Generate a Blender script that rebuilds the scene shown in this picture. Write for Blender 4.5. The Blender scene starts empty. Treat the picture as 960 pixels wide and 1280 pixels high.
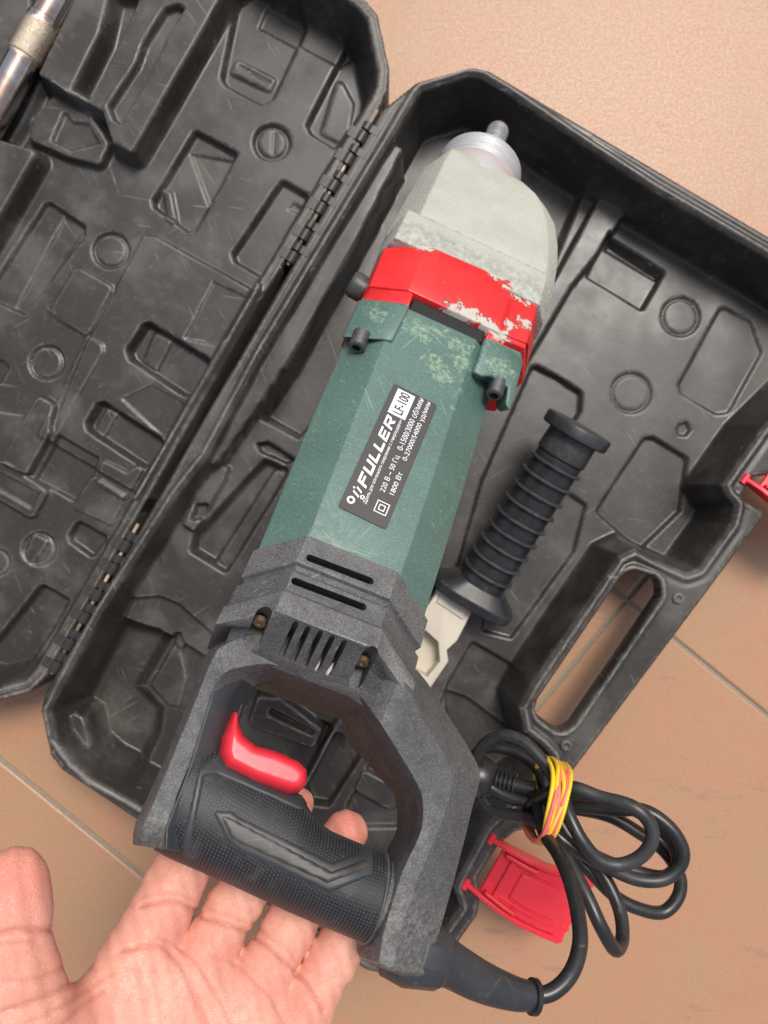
import bpy, bmesh, math, random
import numpy as np
from mathutils import Matrix, Vector
random.seed(7)
rng = np.random.default_rng(5)
S = 0.00085            # one working unit (about a millimetre) in metres
FPX, HC = 962.0, 640.0  # focal length (photo pixels) and lens height above the floor (units)
scene = bpy.context.scene
COL = scene.collection

# ------------------------------------------------------------------ camera, sky, sun, exposure
cam = bpy.data.cameras.new('camera')
camo = bpy.data.objects.new('camera', cam); COL.objects.link(camo)
camo.location = (0, 0, HC * S); camo.rotation_euler = (0, 0, 0)
cam.sensor_fit = 'VERTICAL'; cam.sensor_height = 36.0; cam.sensor_width = 27.0
cam.lens = 36.0 * FPX / 1280.0
cam.clip_start = 0.01; cam.clip_end = 200
cam.dof.use_dof = True; cam.dof.focus_distance = 375 * S; cam.dof.aperture_fstop = 14
scene.camera = camo

SUN_EL, SUN_AZ = math.radians(62), math.radians(62)      # azimuth measured from +x towards +y
world = bpy.data.worlds.new('World'); scene.world = world; world.use_nodes = True
wn = world.node_tree; bg = wn.nodes['Background']
sky = wn.nodes.new('ShaderNodeTexSky'); sky.sky_type = 'NISHITA'; sky.sun_disc = False
sky.sun_elevation = SUN_EL; sky.sun_rotation = math.radians(90) - SUN_AZ
sky.air_density = 1.0; sky.dust_density = 4.0; sky.ozone_density = 1.0
hs = wn.nodes.new('ShaderNodeHueSaturation'); hs.inputs['Saturation'].default_value = 0.7
wn.links.new(sky.outputs[0], hs.inputs['Color']); wn.links.new(hs.outputs[0], bg.inputs[0])
bg.inputs[1].default_value = 0.10
sun = bpy.data.lights.new('sun', 'SUN'); sun.energy = 1.75; sun.angle = math.radians(20); sun.color = (1, 0.95, 0.88)
suno = bpy.data.objects.new('sun', sun); COL.objects.link(suno)
sd = Vector((math.cos(SUN_EL) * math.cos(SUN_AZ), math.cos(SUN_EL) * math.sin(SUN_AZ), math.sin(SUN_EL)))
suno.rotation_euler = sd.to_track_quat('Z', 'Y').to_euler(); suno.location = sd * 2
scene.view_settings.view_transform = 'Standard'; scene.view_settings.look = 'None'
scene.view_settings.exposure = 0.53; scene.view_settings.gamma = 1.0
scene.render.engine = 'CYCLES'
scene.cycles.use_denoising = True
scene.cycles.max_bounces = 6

# ------------------------------------------------------------------ geometry helpers
def P(u, v, z):
    k = (HC - z) / FPX
    return np.array([(u - 480) * k, (640 - v) * k, z])

def tag(o, label=None, cat=None, group=None, kind=None):
    if label: o['label'] = label
    if cat: o['category'] = cat
    if group: o['group'] = group
    if kind: o['kind'] = kind
    return o

def empty(name, label, cat, M=None, group=None):
    o = bpy.data.objects.new(name, None); COL.objects.link(o)
    o.empty_display_size = 0.02
    if M is not None: o.matrix_world = M
    return tag(o, label, cat, group)

def link_mesh(name, me, mat, parent=None, smooth=True):
    o = bpy.data.objects.new(name, me); COL.objects.link(o)
    if mat: me.materials.append(mat)
    if smooth: me.shade_smooth()
    if parent: o.parent = parent
    return o

def mesh_np(name, verts, faces, mat, parent=None, smooth=True):
    me = bpy.data.meshes.new(name)
    me.from_pydata((np.asarray(verts, float) * S).tolist(), [], [list(map(int, f)) for f in faces])
    me.update()
    return link_mesh(name, me, mat, parent, smooth)

def bevel(o, w, seg=2, ang=30):
    m = o.modifiers.new('bevel', 'BEVEL'); m.width = w * S; m.segments = seg
    m.limit_method = 'ANGLE'; m.angle_limit = math.radians(ang); m.harden_normals = False
    return o

def bake(o):
    """turn modifiers into plain geometry"""
    dg = bpy.context.evaluated_depsgraph_get(); dg.update()
    me = bpy.data.meshes.new_from_object(o.evaluated_get(dg), depsgraph=dg)
    o.modifiers.clear(); o.data = me
    return o

def cut(o, cutters):
    """boolean difference with temporary solids (lists of verts, faces in the same local frame)"""
    tmp = []
    for v, f in cutters:
        c = mesh_np('cutter', v, f, None, o.parent, False); fix_normals(c); tmp.append(c)
        m = o.modifiers.new('cut', 'BOOLEAN'); m.operation = 'DIFFERENCE'; m.solver = 'EXACT'; m.object = c
    bpy.context.view_layer.update()
    bake(o)
    for c in tmp: bpy.data.objects.remove(c)
    return o

def smooth_by_angle(o, deg=35):
    o.data.set_sharp_from_angle(angle=math.radians(deg))
    return o

def loft(sections, cap=True, closed=False):
    """sections: list of rings (each K points)."""
    v = [p for s in sections for p in s]; K = len(sections[0]); n = len(sections); f = []
    for i in range(n - 1 + (1 if closed else 0)):
        a = i * K; b = ((i + 1) % n) * K
        for j in range(K):
            k = (j + 1) % K
            f.append((a + j, a + k, b + k, b + j))
    if cap and not closed:
        f.append(tuple(range(K))[::-1]); f.append(tuple(range((n - 1) * K, n * K)))
    return v, f

def fix_normals(o):
    bm = bmesh.new(); bm.from_mesh(o.data); bmesh.ops.recalc_face_normals(bm, faces=bm.faces); bm.to_mesh(o.data); bm.free()
    return o

def merge(*vf):
    V, Fs = [], []
    for v, f in vf:
        n = len(V); V += [tuple(p) for p in v]; Fs += [tuple(i + n for i in q) for q in f]
    return V, Fs

def box(cx, cy, cz, sx, sy, sz, M=None):
    v = [(cx + a * sx / 2, cy + b * sy / 2, cz + c * sz / 2) for a in (-1, 1) for b in (-1, 1) for c in (-1, 1)]
    f = [(0, 1, 3, 2), (4, 6, 7, 5), (0, 4, 5, 1), (2, 3, 7, 6), (0, 2, 6, 4), (1, 5, 7, 3)]
    if M is not None: v = [tuple(M @ Vector(p)) for p in v]
    return v, f

def frame_of(a, hint=(0, 0, 1)):
    a = np.asarray(a, float); a = a / np.linalg.norm(a); h = np.asarray(hint, float)
    if abs(a @ h) > .95: h = np.array([1., 0, 0])
    x = np.cross(h, a); x /= np.linalg.norm(x); y = np.cross(a, x)
    return x, y, a

def lathe(p0, axis, prof, n=40, cap=True):
    """prof: list of (distance along axis, radius)"""
    x, y, a = frame_of(axis); p0 = np.asarray(p0, float); secs = []
    for d, r in prof:
        secs.append([tuple(p0 + a * d + r * (math.cos(t) * x + math.sin(t) * y)) for t in np.linspace(0, 2 * math.pi, n, endpoint=False)])
    return loft(secs, cap)

def spline(pts, n=10):
    """Catmull-Rom through pts"""
    p = np.asarray(pts, float); q = np.vstack([2 * p[0] - p[1], p, 2 * p[-1] - p[-2]]); out = []
    for i in range(1, len(q) - 2):
        for t in np.linspace(0, 1, n, endpoint=False):
            a, b, c, d = q[i - 1], q[i], q[i + 1], q[i + 2]
            out.append(.5 * (2 * b + (c - a) * t + (2 * a - 5 * b + 4 * c - d) * t * t + (3 * b - a - 3 * c + d) * t ** 3))
    out.append(p[-1]); return np.array(out)

def tube(path, r, n=12, cap=True):
    path = np.asarray(path, float); m = len(path)
    r = np.full(m, r) if np.isscalar(r) else np.asarray(r)
    T = np.gradient(path, axis=0); T /= np.linalg.norm(T, axis=1)[:, None] + 1e-9
    x = frame_of(T[0])[0]; secs = []
    for i in range(m):
        x = x - T[i] * (x @ T[i]); x /= np.linalg.norm(x); y = np.cross(T[i], x)
        secs.append([tuple(path[i] + r[i] * (math.cos(t) * x + math.sin(t) * y)) for t in np.linspace(0, 2 * math.pi, n, endpoint=False)])
    return loft(secs, cap)

def inset(poly, r):
    p = np.asarray(poly, float); n = len(p)
    A = .5 * sum(p[i][0] * p[(i + 1) % n][1] - p[(i + 1) % n][0] * p[i][1] for i in range(n))
    if A < 0: p = p[::-1]
    if r == 0: return p
    out = []
    for i in range(n):
        a, b, c = p[i - 1], p[i], p[(i + 1) % n]
        d1 = (b - a) / np.linalg.norm(b - a); d2 = (c - b) / np.linalg.norm(c - b)
        n1 = np.array([-d1[1], d1[0]]); n2 = np.array([-d2[1], d2[0]])
        m = n1 + n2; q = m @ m
        out.append(b + m * (2 * r / max(q, .35)))
    return np.array(out)

def sdf_poly(X, Y, poly, r=0.0):
    """signed distance (negative inside) to a polygon with corners rounded by r"""
    p = inset(poly, r); n = len(p)
    d = np.full(X.shape, 1e18); s = np.ones(X.shape)
    for i in range(n):
        a, b = p[i], p[i - 1]
        ex, ey = b - a; wx, wy = X - a[0], Y - a[1]
        t = np.clip((wx * ex + wy * ey) / (ex * ex + ey * ey + 1e-12), 0, 1)
        bx, by = wx - ex * t, wy - ey * t
        d = np.minimum(d, bx * bx + by * by)
        c1 = Y >= a[1]; c2 = Y < b[1]; c3 = ex * wy > ey * wx
        fl = (c1 & c2 & c3) | (~c1 & ~c2 & ~c3)
        s = np.where(fl, -s, s)
    return s * np.sqrt(d) - r

def sstep(t):
    t = np.clip(t, 0, 1); return t * t * (3 - 2 * t)

def feat(Z, X, Y, poly, z, w=4.0, r=4.0, add=False, raised=False):
    poly = np.asarray(poly, float)
    lo = poly.min(0) - w - 2; hi = poly.max(0) + w + 2
    w = w * .72
    i = np.where((X > lo[0]) & (X < hi[0]) & (Y > lo[1]) & (Y < hi[1]))[0]
    if len(i) == 0: return
    d = sdf_poly(X[i], Y[i], poly, r)
    t = sstep(1 - d / w) if raised else sstep(-d / w)
    tgt = Z[i] + z if add else z
    new = Z[i] * (1 - t) + tgt * t
    if raised and not add: new = np.maximum(new, Z[i])
    Z[i] = new

def sheet(outline, holes, hfun, res, r_out=6, r_hole=8, bounds=None):
    """grid sheet clipped to a rounded outline, its rim snapped to it; returns verts, faces"""
    o = np.asarray(outline, float); lo = o.min(0) - 2 * res; hi = o.max(0) + 2 * res
    xs = np.arange(lo[0], hi[0], res); ys = np.arange(lo[1], hi[1], res)
    X, Y = np.meshgrid(xs, ys, indexing='ij')
    def D(X, Y):
        d = sdf_poly(X, Y, o, r_out)
        for h in holes: d = np.maximum(d, -sdf_poly(X, Y, h, r_hole))
        return d
    d = D(X, Y); keep = d < .55 * res
    f = keep[:-1, :-1] & keep[1:, :-1] & keep[1:, 1:] & keep[:-1, 1:]
    use = np.zeros_like(keep); use[:-1, :-1] |= f; use[1:, :-1] |= f; use[1:, 1:] |= f; use[:-1, 1:] |= f
    idx = -np.ones(X.shape, int); idx[use] = np.arange(use.sum())
    x, y, dd = X[use].copy(), Y[use].copy(), d[use]
    for it in range(2):
        near = np.abs(dd) < .75 * res if it else dd > -.5 * res
        xn, yn = x[near], y[near]; e = .05
        d0 = D(xn, yn); gx = (D(xn + e, yn) - d0) / e; gy = (D(xn, yn + e) - d0) / e
        if it == 0: mv = near.copy()
        g = np.sqrt(gx ** 2 + gy ** 2) + 1e-6
        st = d0 if it == 0 else np.where(mv[near], d0, 0)
        x[near] = xn - st * gx / g; y[near] = yn - st * gy / g
    I, J = np.where(f)
    faces = np.stack([idx[I, J], idx[I + 1, J], idx[I + 1, J + 1], idx[I, J + 1]], 1)
    z = hfun(x, y)
    return np.stack([x, y, z], 1), faces

def add_wear_glint(o, V, F, lo=.035, hi=.22):
    """convexity of a height sheet -> 'wear' attribute (rubbed edges, and highlights painted along them)"""
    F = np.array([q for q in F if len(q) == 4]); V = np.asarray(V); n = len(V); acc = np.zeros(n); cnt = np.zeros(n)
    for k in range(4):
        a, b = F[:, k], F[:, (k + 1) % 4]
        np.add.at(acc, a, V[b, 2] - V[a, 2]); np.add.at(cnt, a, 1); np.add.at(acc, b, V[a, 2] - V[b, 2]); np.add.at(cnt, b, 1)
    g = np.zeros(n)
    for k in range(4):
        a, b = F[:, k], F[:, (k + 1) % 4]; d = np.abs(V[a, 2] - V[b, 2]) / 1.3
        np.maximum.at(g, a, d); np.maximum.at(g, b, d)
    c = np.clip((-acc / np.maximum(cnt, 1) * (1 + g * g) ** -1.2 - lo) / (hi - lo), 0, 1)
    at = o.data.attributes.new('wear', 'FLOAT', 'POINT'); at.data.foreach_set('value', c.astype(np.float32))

def boundary_skirt(V, F, zfun):
    """drop walls from every free edge of a sheet down to zfun(x, y)"""
    E = {}
    for q in F:
        for a, b in zip(q, np.roll(q, -1)):
            k = (a, b) if a < b else (b, a); E.setdefault(k, []).append((a, b))
    be = [v[0] for v in E.values() if len(v) == 1]
    ids = sorted({i for e in be for i in e}); mp = {i: len(V) + n for n, i in enumerate(ids)}
    low = np.array([[V[i][0], V[i][1], zfun(V[i][0], V[i][1])] for i in ids])
    V2 = np.vstack([V, low]); F2 = [tuple(q) for q in F] + [(b, a, mp[a], mp[b]) for a, b in be]
    return V2, F2

def inflate(poly, t, edge, res, r=2.0, zc=0.0, both=True, zfun=None):
    """puffy solid: outline in xy, half thickness t, rounded over 'edge'"""
    def h(x, y):
        d = np.clip(-sdf_poly(x, y, poly, r) / edge, 0, 1)
        return t * np.sqrt(np.clip(1 - (1 - d) ** 2, 0, 1))
    V, F = sheet(poly, [], h, res, r)
    n = len(V); W = V.copy(); W[:, 2] = -W[:, 2]
    F = [tuple(q) for q in F]
    return np.vstack([V, W]) + np.array([0, 0, zc]), F + [tuple(i + n for i in q[::-1]) for q in F]

def prism(poly, z0, z1):
    n = len(poly)
    v = [(p[0], p[1], z0) for p in poly] + [(p[0], p[1], z1) for p in poly]
    f = [tuple(range(n))[::-1], tuple(range(n, 2 * n))] + [(i, (i + 1) % n, n + (i + 1) % n, n + i) for i in range(n)]
    return v, f

def pill(p0, p1, w, z0, z1, n=8):
    """slot-shaped prism from p0 to p1, width w"""
    p0, p1 = np.array(p0, float), np.array(p1, float); d = (p1 - p0) / np.linalg.norm(p1 - p0); a0 = math.atan2(d[1], d[0]); out = []
    for c, s in ((p1, -math.pi / 2), (p0, math.pi / 2)):
        for t in np.linspace(0, math.pi, n): out.append(c + w / 2 * np.array([math.cos(a0 + s + t), math.sin(a0 + s + t)]))
    return prism(out, z0, z1)

# ------------------------------------------------------------------ material helpers
class NT:
    def __init__(s, name):
        s.m = bpy.data.materials.new(name); s.m.use_nodes = True; s.t = s.m.node_tree
        s.b = s.t.nodes['Principled BSDF']; s.co = s.t.nodes.new('ShaderNodeTexCoord')
        mp = s.t.nodes.new('ShaderNodeMapping'); mp.inputs['Scale'].default_value = (1 / S,) * 3
        s.l(s.co.outputs['Object'], mp.inputs[0]); s.p = mp.outputs[0]
    def l(s, a, b): s.t.links.new(a, b)
    def put(s, inp, x):
        if hasattr(x, 'is_linked') or isinstance(x, bpy.types.NodeSocket): s.l(x, inp)
        else: inp.default_value = x
    def col(s, c): return (c[0], c[1], c[2], 1) if len(c) == 3 else c
    def map(s, scale=(1, 1, 1), rot=(0, 0, 0), loc=(0, 0, 0)):
        v = s.p
        if any(rot):      # turn first, stretch afterwards, so that streaks run in the turned direction
            q = s.t.nodes.new('ShaderNodeMapping'); q.inputs['Rotation'].default_value = rot; s.l(v, q.inputs[0]); v = q.outputs[0]
        n = s.t.nodes.new('ShaderNodeMapping'); n.inputs['Scale'].default_value = scale
        n.inputs['Location'].default_value = loc; s.l(v, n.inputs[0]); return n.outputs[0]
    def noise(s, scale, detail=4, rough=.55, vec=None, dist=0):
        n = s.t.nodes.new('ShaderNodeTexNoise'); n.inputs['Scale'].default_value = scale; n.inputs['Detail'].default_value = detail
        n.inputs['Roughness'].default_value = rough; n.inputs['Distortion'].default_value = dist
        s.l(vec if vec is not None else s.p, n.inputs['Vector']); return n.outputs[0]
    def voro(s, scale, feature='F1', vec=None):
        n = s.t.nodes.new('ShaderNodeTexVoronoi'); n.feature = feature; n.inputs['Scale'].default_value = scale
        s.l(vec if vec is not None else s.p, n.inputs['Vector']); return n.outputs['Distance']
    def ramp(s, x, a, b, lo=0.0, hi=1.0):
        n = s.t.nodes.new('ShaderNodeMapRange'); n.interpolation_type = 'SMOOTHSTEP'
        n.inputs[1].default_value = a; n.inputs[2].default_value = b; n.inputs[3].default_value = lo; n.inputs[4].default_value = hi
        s.l(x, n.inputs[0]); return n.outputs[0]
    def math(s, op, a, b=None):
        n = s.t.nodes.new('ShaderNodeMath'); n.operation = op; s.put(n.inputs[0], a)
        if b is not None: s.put(n.inputs[1], b)
        return n.outputs[0]
    def mix(s, f, a, b):
        n = s.t.nodes.new('ShaderNodeMix'); n.data_type = 'RGBA'; s.put(n.inputs[0], f)
        s.put(n.inputs[6], s.col(a) if isinstance(a, tuple) else a); s.put(n.inputs[7], s.col(b) if isinstance(b, tuple) else b)
        return n.outputs[2]
    def xyz(s):
        n = s.t.nodes.new('ShaderNodeSeparateXYZ'); s.l(s.p, n.inputs[0]); return n.outputs
    def blob(s, c, r, nz, amp):
        """wear mask round point c (units), stretched across the tool, edge broken by noise nz"""
        k = (.62, 1.0, 1.0); mp = s.map(k)
        n = s.t.nodes.new('ShaderNodeVectorMath'); n.operation = 'DISTANCE'; s.l(mp, n.inputs[0]); n.inputs[1].default_value = tuple(a * b for a, b in zip(c, k))
        d = s.math('ADD', n.outputs['Value'], s.math('MULTIPLY', s.math('SUBTRACT', nz, .5), amp))
        return s.ramp(d, r, r * .72)
    def attr(s, name):
        n = s.t.nodes.new('ShaderNodeAttribute'); n.attribute_name = name; return n.outputs['Fac']
    def pointy(s):
        return s.t.nodes.new('ShaderNodeNewGeometry').outputs['Pointiness']
    def bump(s, h, dist, strength=1.0, prev=None):
        n = s.t.nodes.new('ShaderNodeBump'); n.inputs['Distance'].default_value = dist * S; n.inputs['Strength'].default_value = strength
        s.l(h, n.inputs['Height'])
        if prev is not None: s.l(prev, n.inputs['Normal'])
        return n.outputs[0]
    def done(s, color, rough=.5, normal=None, metal=0.0, spec=None, **kw):
        s.put(s.b.inputs['Base Color'], s.col(color) if isinstance(color, tuple) else color)
        s.put(s.b.inputs['Roughness'], rough); s.put(s.b.inputs['Metallic'], metal)
        if normal is not None: s.l(normal, s.b.inputs['Normal'])
        if spec is not None: s.b.inputs['Specular IOR Level'].default_value = spec
        for k, v in kw.items(): s.b.inputs[k].default_value = v
        return s.m

def plastic(name, base=(.026, .025, .024), dust=(.13, .125, .115), amount=1.0, rough=.5, grain=.06, coarse=.35, edge=True):
    n = NT(name)
    big = n.noise(.022, 5, .6); fine = n.noise(.9, 4, .65)
    d1 = n.ramp(big, .46, .70, 0, .20 * amount)
    speck = n.ramp(n.noise(.17, 8, .82), .54, .74, 0, .75 * amount)
    dots = n.math('MULTIPLY', n.ramp(n.noise(.5, 5, .75), .63, .70, 0, .8 * amount), n.ramp(n.noise(.03, 3), .44, .58))
    scr = dots
    for k, (rot, sc) in enumerate((((0, 0, .5), (.42, .014, .3)), ((0, 0, -.9), (.5, .016, .3)), ((0, 0, 2.0), (.55, .02, .3)), ((0, 0, 1.2), (.3, .012, .3)))):
        a = n.ramp(n.noise(1.0, 2, .5, n.map(sc, rot, (k * 7, 0, 0))), .655, .73, 0, .42 * amount)
        a = n.math('MULTIPLY', a, n.ramp(n.noise(.035, 2, .5, n.map((1, 1, 1), rot, (40, 3 + k * 20, 9))), .50, .62))
        scr = n.math('MAXIMUM', scr, a)
    f = n.math('MAXIMUM', n.math('ADD', d1, n.math('MULTIPLY', speck, fine)), scr)
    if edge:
        e = n.math('ADD', n.ramp(n.pointy(), .53, .62, 0, .8 * amount), n.math('MULTIPLY', n.attr('wear'), .62 * amount))  # pale edges: scuffs plus edge highlights put into the colour
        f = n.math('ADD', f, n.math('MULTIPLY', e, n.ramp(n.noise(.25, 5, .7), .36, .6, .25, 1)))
    c = n.mix(n.math('MINIMUM', f, 1.0), base, dust)
    r = n.math('ADD', n.ramp(big, .3, .7, rough - .06, rough + .1), n.math('MULTIPLY', f, .2))
    b = n.bump(n.noise(1.3, 3, .6), grain * .7); b = n.bump(n.noise(.035, 2, .4), coarse, 1, b)
    return n.done(c, r, b)

M = {}
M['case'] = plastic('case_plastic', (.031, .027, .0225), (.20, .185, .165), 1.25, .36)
M['hinge'] = plastic('hinge_plastic', (.030, .027, .024), (.13, .12, .105), .7, .42, .06, .2, False)
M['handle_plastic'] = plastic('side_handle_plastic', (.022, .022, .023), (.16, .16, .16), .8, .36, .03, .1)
def make_tile():
    n = NT('terracotta_tile')
    grain = n.noise(.75, 3, .8); big = n.noise(.010, 5, .62); mid = n.noise(.028, 6, .7, None, .8)
    c = n.mix(n.ramp(n.math('ADD', n.math('MULTIPLY', mid, .6), n.math('MULTIPLY', big, .4)), .42, .58), (.43, .220, .128), (.40, .236, .130))
    c = n.mix(n.ramp(grain, .33, .48, .8, 0), c, (.29, .155, .09))
    c = n.mix(n.ramp(grain, .52, .70, 0, .5), c, (.56, .335, .20))
    vein = n.noise(1.0, 6, .7, n.map((.02, .085, .03), (0, 0, .05)), 1.2)
    msk = n.math('MULTIPLY', n.ramp(vein, .57, .70, 0, .7), n.ramp(n.noise(.6, 5, .8), .40, .58)); msk = n.math('MULTIPLY', msk, n.ramp(n.noise(.014, 3), .45, .58))
    c = n.mix(msk, c, (.17, .125, .115))
    spk = n.ramp(n.noise(.9, 2, .5), .70, .76, 0, .6); c = n.mix(spk, c, (.16, .085, .06))
    r = n.ramp(n.noise(.4, 4, .6), .3, .7, .34, .48)
    b = n.bump(n.noise(.55, 5, .7), .22); b = n.bump(n.noise(.02, 3, .5), .6, 1, b)
    return n.done(c, r, b)
M['tile'] = make_tile()
n = NT('grout'); M['grout'] = n.done(n.mix(n.noise(.4, 4), (.20, .17, .12), (.33, .29, .22)), .9, n.bump(n.noise(.8, 4), .3))
def make_pale():
    n = NT('pale_cast_paint'); nz = n.noise(.25, 5, .7)
    c = n.mix(n.ramp(n.noise(.05, 3), .3, .7), (.385, .40, .35), (.43, .445, .39))
    s = n.math('MULTIPLY', n.ramp(n.noise(.12, 5, .7), .56, .72, 0, .7), .6); c = n.mix(s, c, (.42, .40, .27))
    y = n.xyz()[1]
    band = n.math('MULTIPLY', n.ramp(n.math('ADD', y, n.math('MULTIPLY', nz, 6)), -150, -156), n.ramp(nz, .38, .62))
    c = n.mix(n.math('MULTIPLY', band, .55), c, (.22, .215, .17))
    b = n.bump(n.ramp(n.voro(.46), .05, .75), .22); b = n.bump(n.noise(.8, 2, .5), .22, 1, b); b = n.bump(n.noise(2.0, 3), .05, 1, b)
    return n.done(c, n.ramp(nz, .3, .7, .42, .6), b)
M['pale'] = make_pale()
def make_red():
    n = NT('chipped_red_paint'); nz = n.noise(.24, 7, .7, None, .4); fz = n.noise(.7, 4, .7)
    chips = None
    for c, r, a in (((12, -204, 43), 7, 30), ((26, -204, 43), 5, 18), ((37, -171, 42), 6, 22), ((46, -171, 41), 5.5, 22), ((-20, -172, 43), 4, 14),
                    ((22, -168, 43), 5, 20), ((46, -190, 40), 4, 16), ((33, -205, 41), 5, 16), ((38, -196, 41), 3, 14), ((-3, -212, 43), 4, 14), ((-25, -190, 40), 1.5, 10)):
        m = n.blob(c, r, nz, a); chips = m if chips is None else n.math('MAXIMUM', chips, m)
    e = n.math('MULTIPLY', n.ramp(n.pointy(), .54, .62), n.ramp(n.noise(.3, 5, .7), .5, .6)); chips = n.math('MAXIMUM', chips, e)
    spots = n.ramp(n.noise(.45, 5, .7), .66, .71, 0, .6); chips = n.math('MAXIMUM', chips, spots)
    c = n.mix(n.ramp(n.noise(.06, 3), .3, .7), (.62, .012, .014), (.74, .022, .020))
    c = n.mix(chips, c, n.mix(fz, (.40, .33, .27), (.62, .58, .52)))
    b = n.bump(n.math('SUBTRACT', 1, chips), .35); b = n.bump(n.noise(.3, 3), .12, 1, b)
    return n.done(c, n.math('ADD', n.math('MULTIPLY', chips, .3), .30), b)
M['red_paint'] = make_red()
def make_green():
    n = NT('worn_green_paint'); nz = n.noise(.22, 6, .75); fz = n.noise(1.1, 5, .7)
    c = n.mix(n.ramp(n.noise(.03, 4, .6), .3, .7), (.066, .126, .106), (.082, .152, .129))
    c = n.mix(n.ramp(fz, .46, .68, 0, .5), c, (.17, .27, .225))
    worn = None
    for q, r, a in (((-7, -224, 42), 6, 30), ((-3, -228, 42), 3, 18), ((19, -233, 42), 5.5, 26), ((6, -240, 42), 5, 26), ((12, -246, 42), 5, 26), ((14, -225, 42), 5, 34), ((2, -222, 42), 4, 34), ((24, -250, 42), 1.6, 8), ((40, -226, 43), 7, 30), ((-32, -226, 40), 4, 22), ((22, -262, 42), 1.3, 6)):
        m = n.blob(q, r, nz, a); worn = m if worn is None else n.math('MAXIMUM', worn, m)
    wf = n.math('MULTIPLY', worn, n.ramp(n.noise(.4, 7, .8), .42, .62))
    c = n.mix(n.math('MULTIPLY', wf, .75), c, (.30, .42, .27))
    scr = None
    for rot, sc in (((0, 0, .4), (.9, .012, .3)), ((0, 0, -1.1), (.9, .014, .3)), ((0, 0, 1.5), (.8, .01, .3)), ((0, 0, 2.5), (.9, .02, .3))):
        a = n.ramp(n.noise(1.0, 3, .6, n.map(sc, rot)), .62, .70, 0, .6)
        a = n.math('MULTIPLY', a, n.ramp(n.noise(.04, 2, .5, n.map((1, 1, 1), rot, (10, 30, 9))), .5, .62))
        scr = a if scr is None else n.math('MAXIMUM', scr, a)
    scr = n.math('MULTIPLY', scr, .75); scr = n.math('MAXIMUM', scr, n.math('MULTIPLY', n.ramp(n.pointy(), .52, .6, 0, .6), n.ramp(fz, .35, .6)))
    spots = n.ramp(n.noise(.35, 5, .75), .63, .72, 0, .6); scr = n.math('MAXIMUM', scr, spots)
    c = n.mix(scr, c, (.26, .38, .32))
    b = n.bump(n.noise(2.2, 2), .07); b = n.bump(n.noise(.12, 3), .3, 1, b)
    return n.done(c, n.ramp(nz, .3, .7, .38, .55), b)
M['green_paint'] = make_green()
def make_dusty():
    n = NT('dusty_cast_black'); nz = n.noise(.12, 6, .75); fz = n.noise(1.3, 4, .7)
    c = n.mix(n.ramp(fz, .36, .70), (.050, .050, .051), (.128, .131, .135))
    c = n.mix(n.ramp(nz, .45, .65, 0, .5), c, (.040, .035, .030))
    sc = n.ramp(n.noise(1.0, 3, .6, n.map((.6, .05, .3), (0, 0, .8))), .60, .70, 0, .5); sc = n.math('MULTIPLY', sc, n.ramp(n.noise(.06, 3), .45, .6)); c = n.mix(sc, c, (.24, .24, .23))
    e = n.math('MULTIPLY', n.ramp(n.pointy(), .515, .60, 0, .8), n.ramp(fz, .3, .6)); c = n.mix(e, c, (.30, .30, .28))
    ends = n.math('MULTIPLY', n.ramp(n.xyz()[1], -470, -495), n.ramp(n.noise(.45, 6, .8), .44, .66, 0, .6)); c = n.mix(ends, c, (.24, .23, .21))
    b = n.bump(fz, .16); b = n.bump(n.noise(.25, 3), .2, 1, b)
    return n.done(c, n.ramp(nz, .3, .7, .5, .68), b)
M['cast_black'] = make_dusty()
def make_rubber():
    n = NT('knurled_rubber'); x, y, z = n.xyz()
    k = 2 * math.pi / 1.5
    a = n.math('SINE', n.math('MULTIPLY', x, k)); b = n.math('SINE', n.math('MULTIPLY', n.attr('arc'), k))
    h = n.math('MULTIPLY', n.ramp(a, -.7, .5), n.ramp(b, -.7, .5))
    c = n.mix(h, (.012, .012, .014), (.060, .062, .067)); c = n.mix(n.ramp(n.noise(.1, 5, .7), .5, .72, 0, .5), c, (.09, .085, .08))
    return n.done(c, .46, n.bump(h, .55))
M['knurl'] = make_rubber()
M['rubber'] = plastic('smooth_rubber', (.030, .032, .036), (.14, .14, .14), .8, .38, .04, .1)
M['cord'] = plastic('cord_rubber', (.018, .018, .018), (.15, .15, .15), .9, .34, .03, .12, False)
n = NT('red_plastic'); M['red_plastic'] = n.done(n.mix(n.noise(.1, 3), (.72, .022, .04), (.80, .035, .055)), .34, n.bump(n.noise(.4, 3), .05), **{'Subsurface Weight': .08, 'Subsurface Scale': 3 * S})
n = NT('machined_steel'); st = n.noise(1.0, 3, .6, n.map((.05, 1.2, .05)))
M['steel'] = n.done(n.mix(st, (.55, .54, .52), (.80, .79, .77)), n.ramp(st, .3, .7, .22, .42), n.bump(st, .08), 1.0)
n = NT('dark_steel'); M['dark_steel'] = n.done(n.mix(n.noise(.5, 4), (.10, .10, .10), (.26, .25, .24)), .38, n.bump(n.noise(1, 3), .06), .9)
n = NT('machined_aluminium'); st = n.noise(1.0, 4, .65, n.map((.04, 1.6, .04)))
M['alu'] = n.done(n.mix(st, (.55, .54, .53), (.86, .85, .84)), n.ramp(st, .3, .7, .34, .5), n.bump(st, .10), .75)
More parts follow.
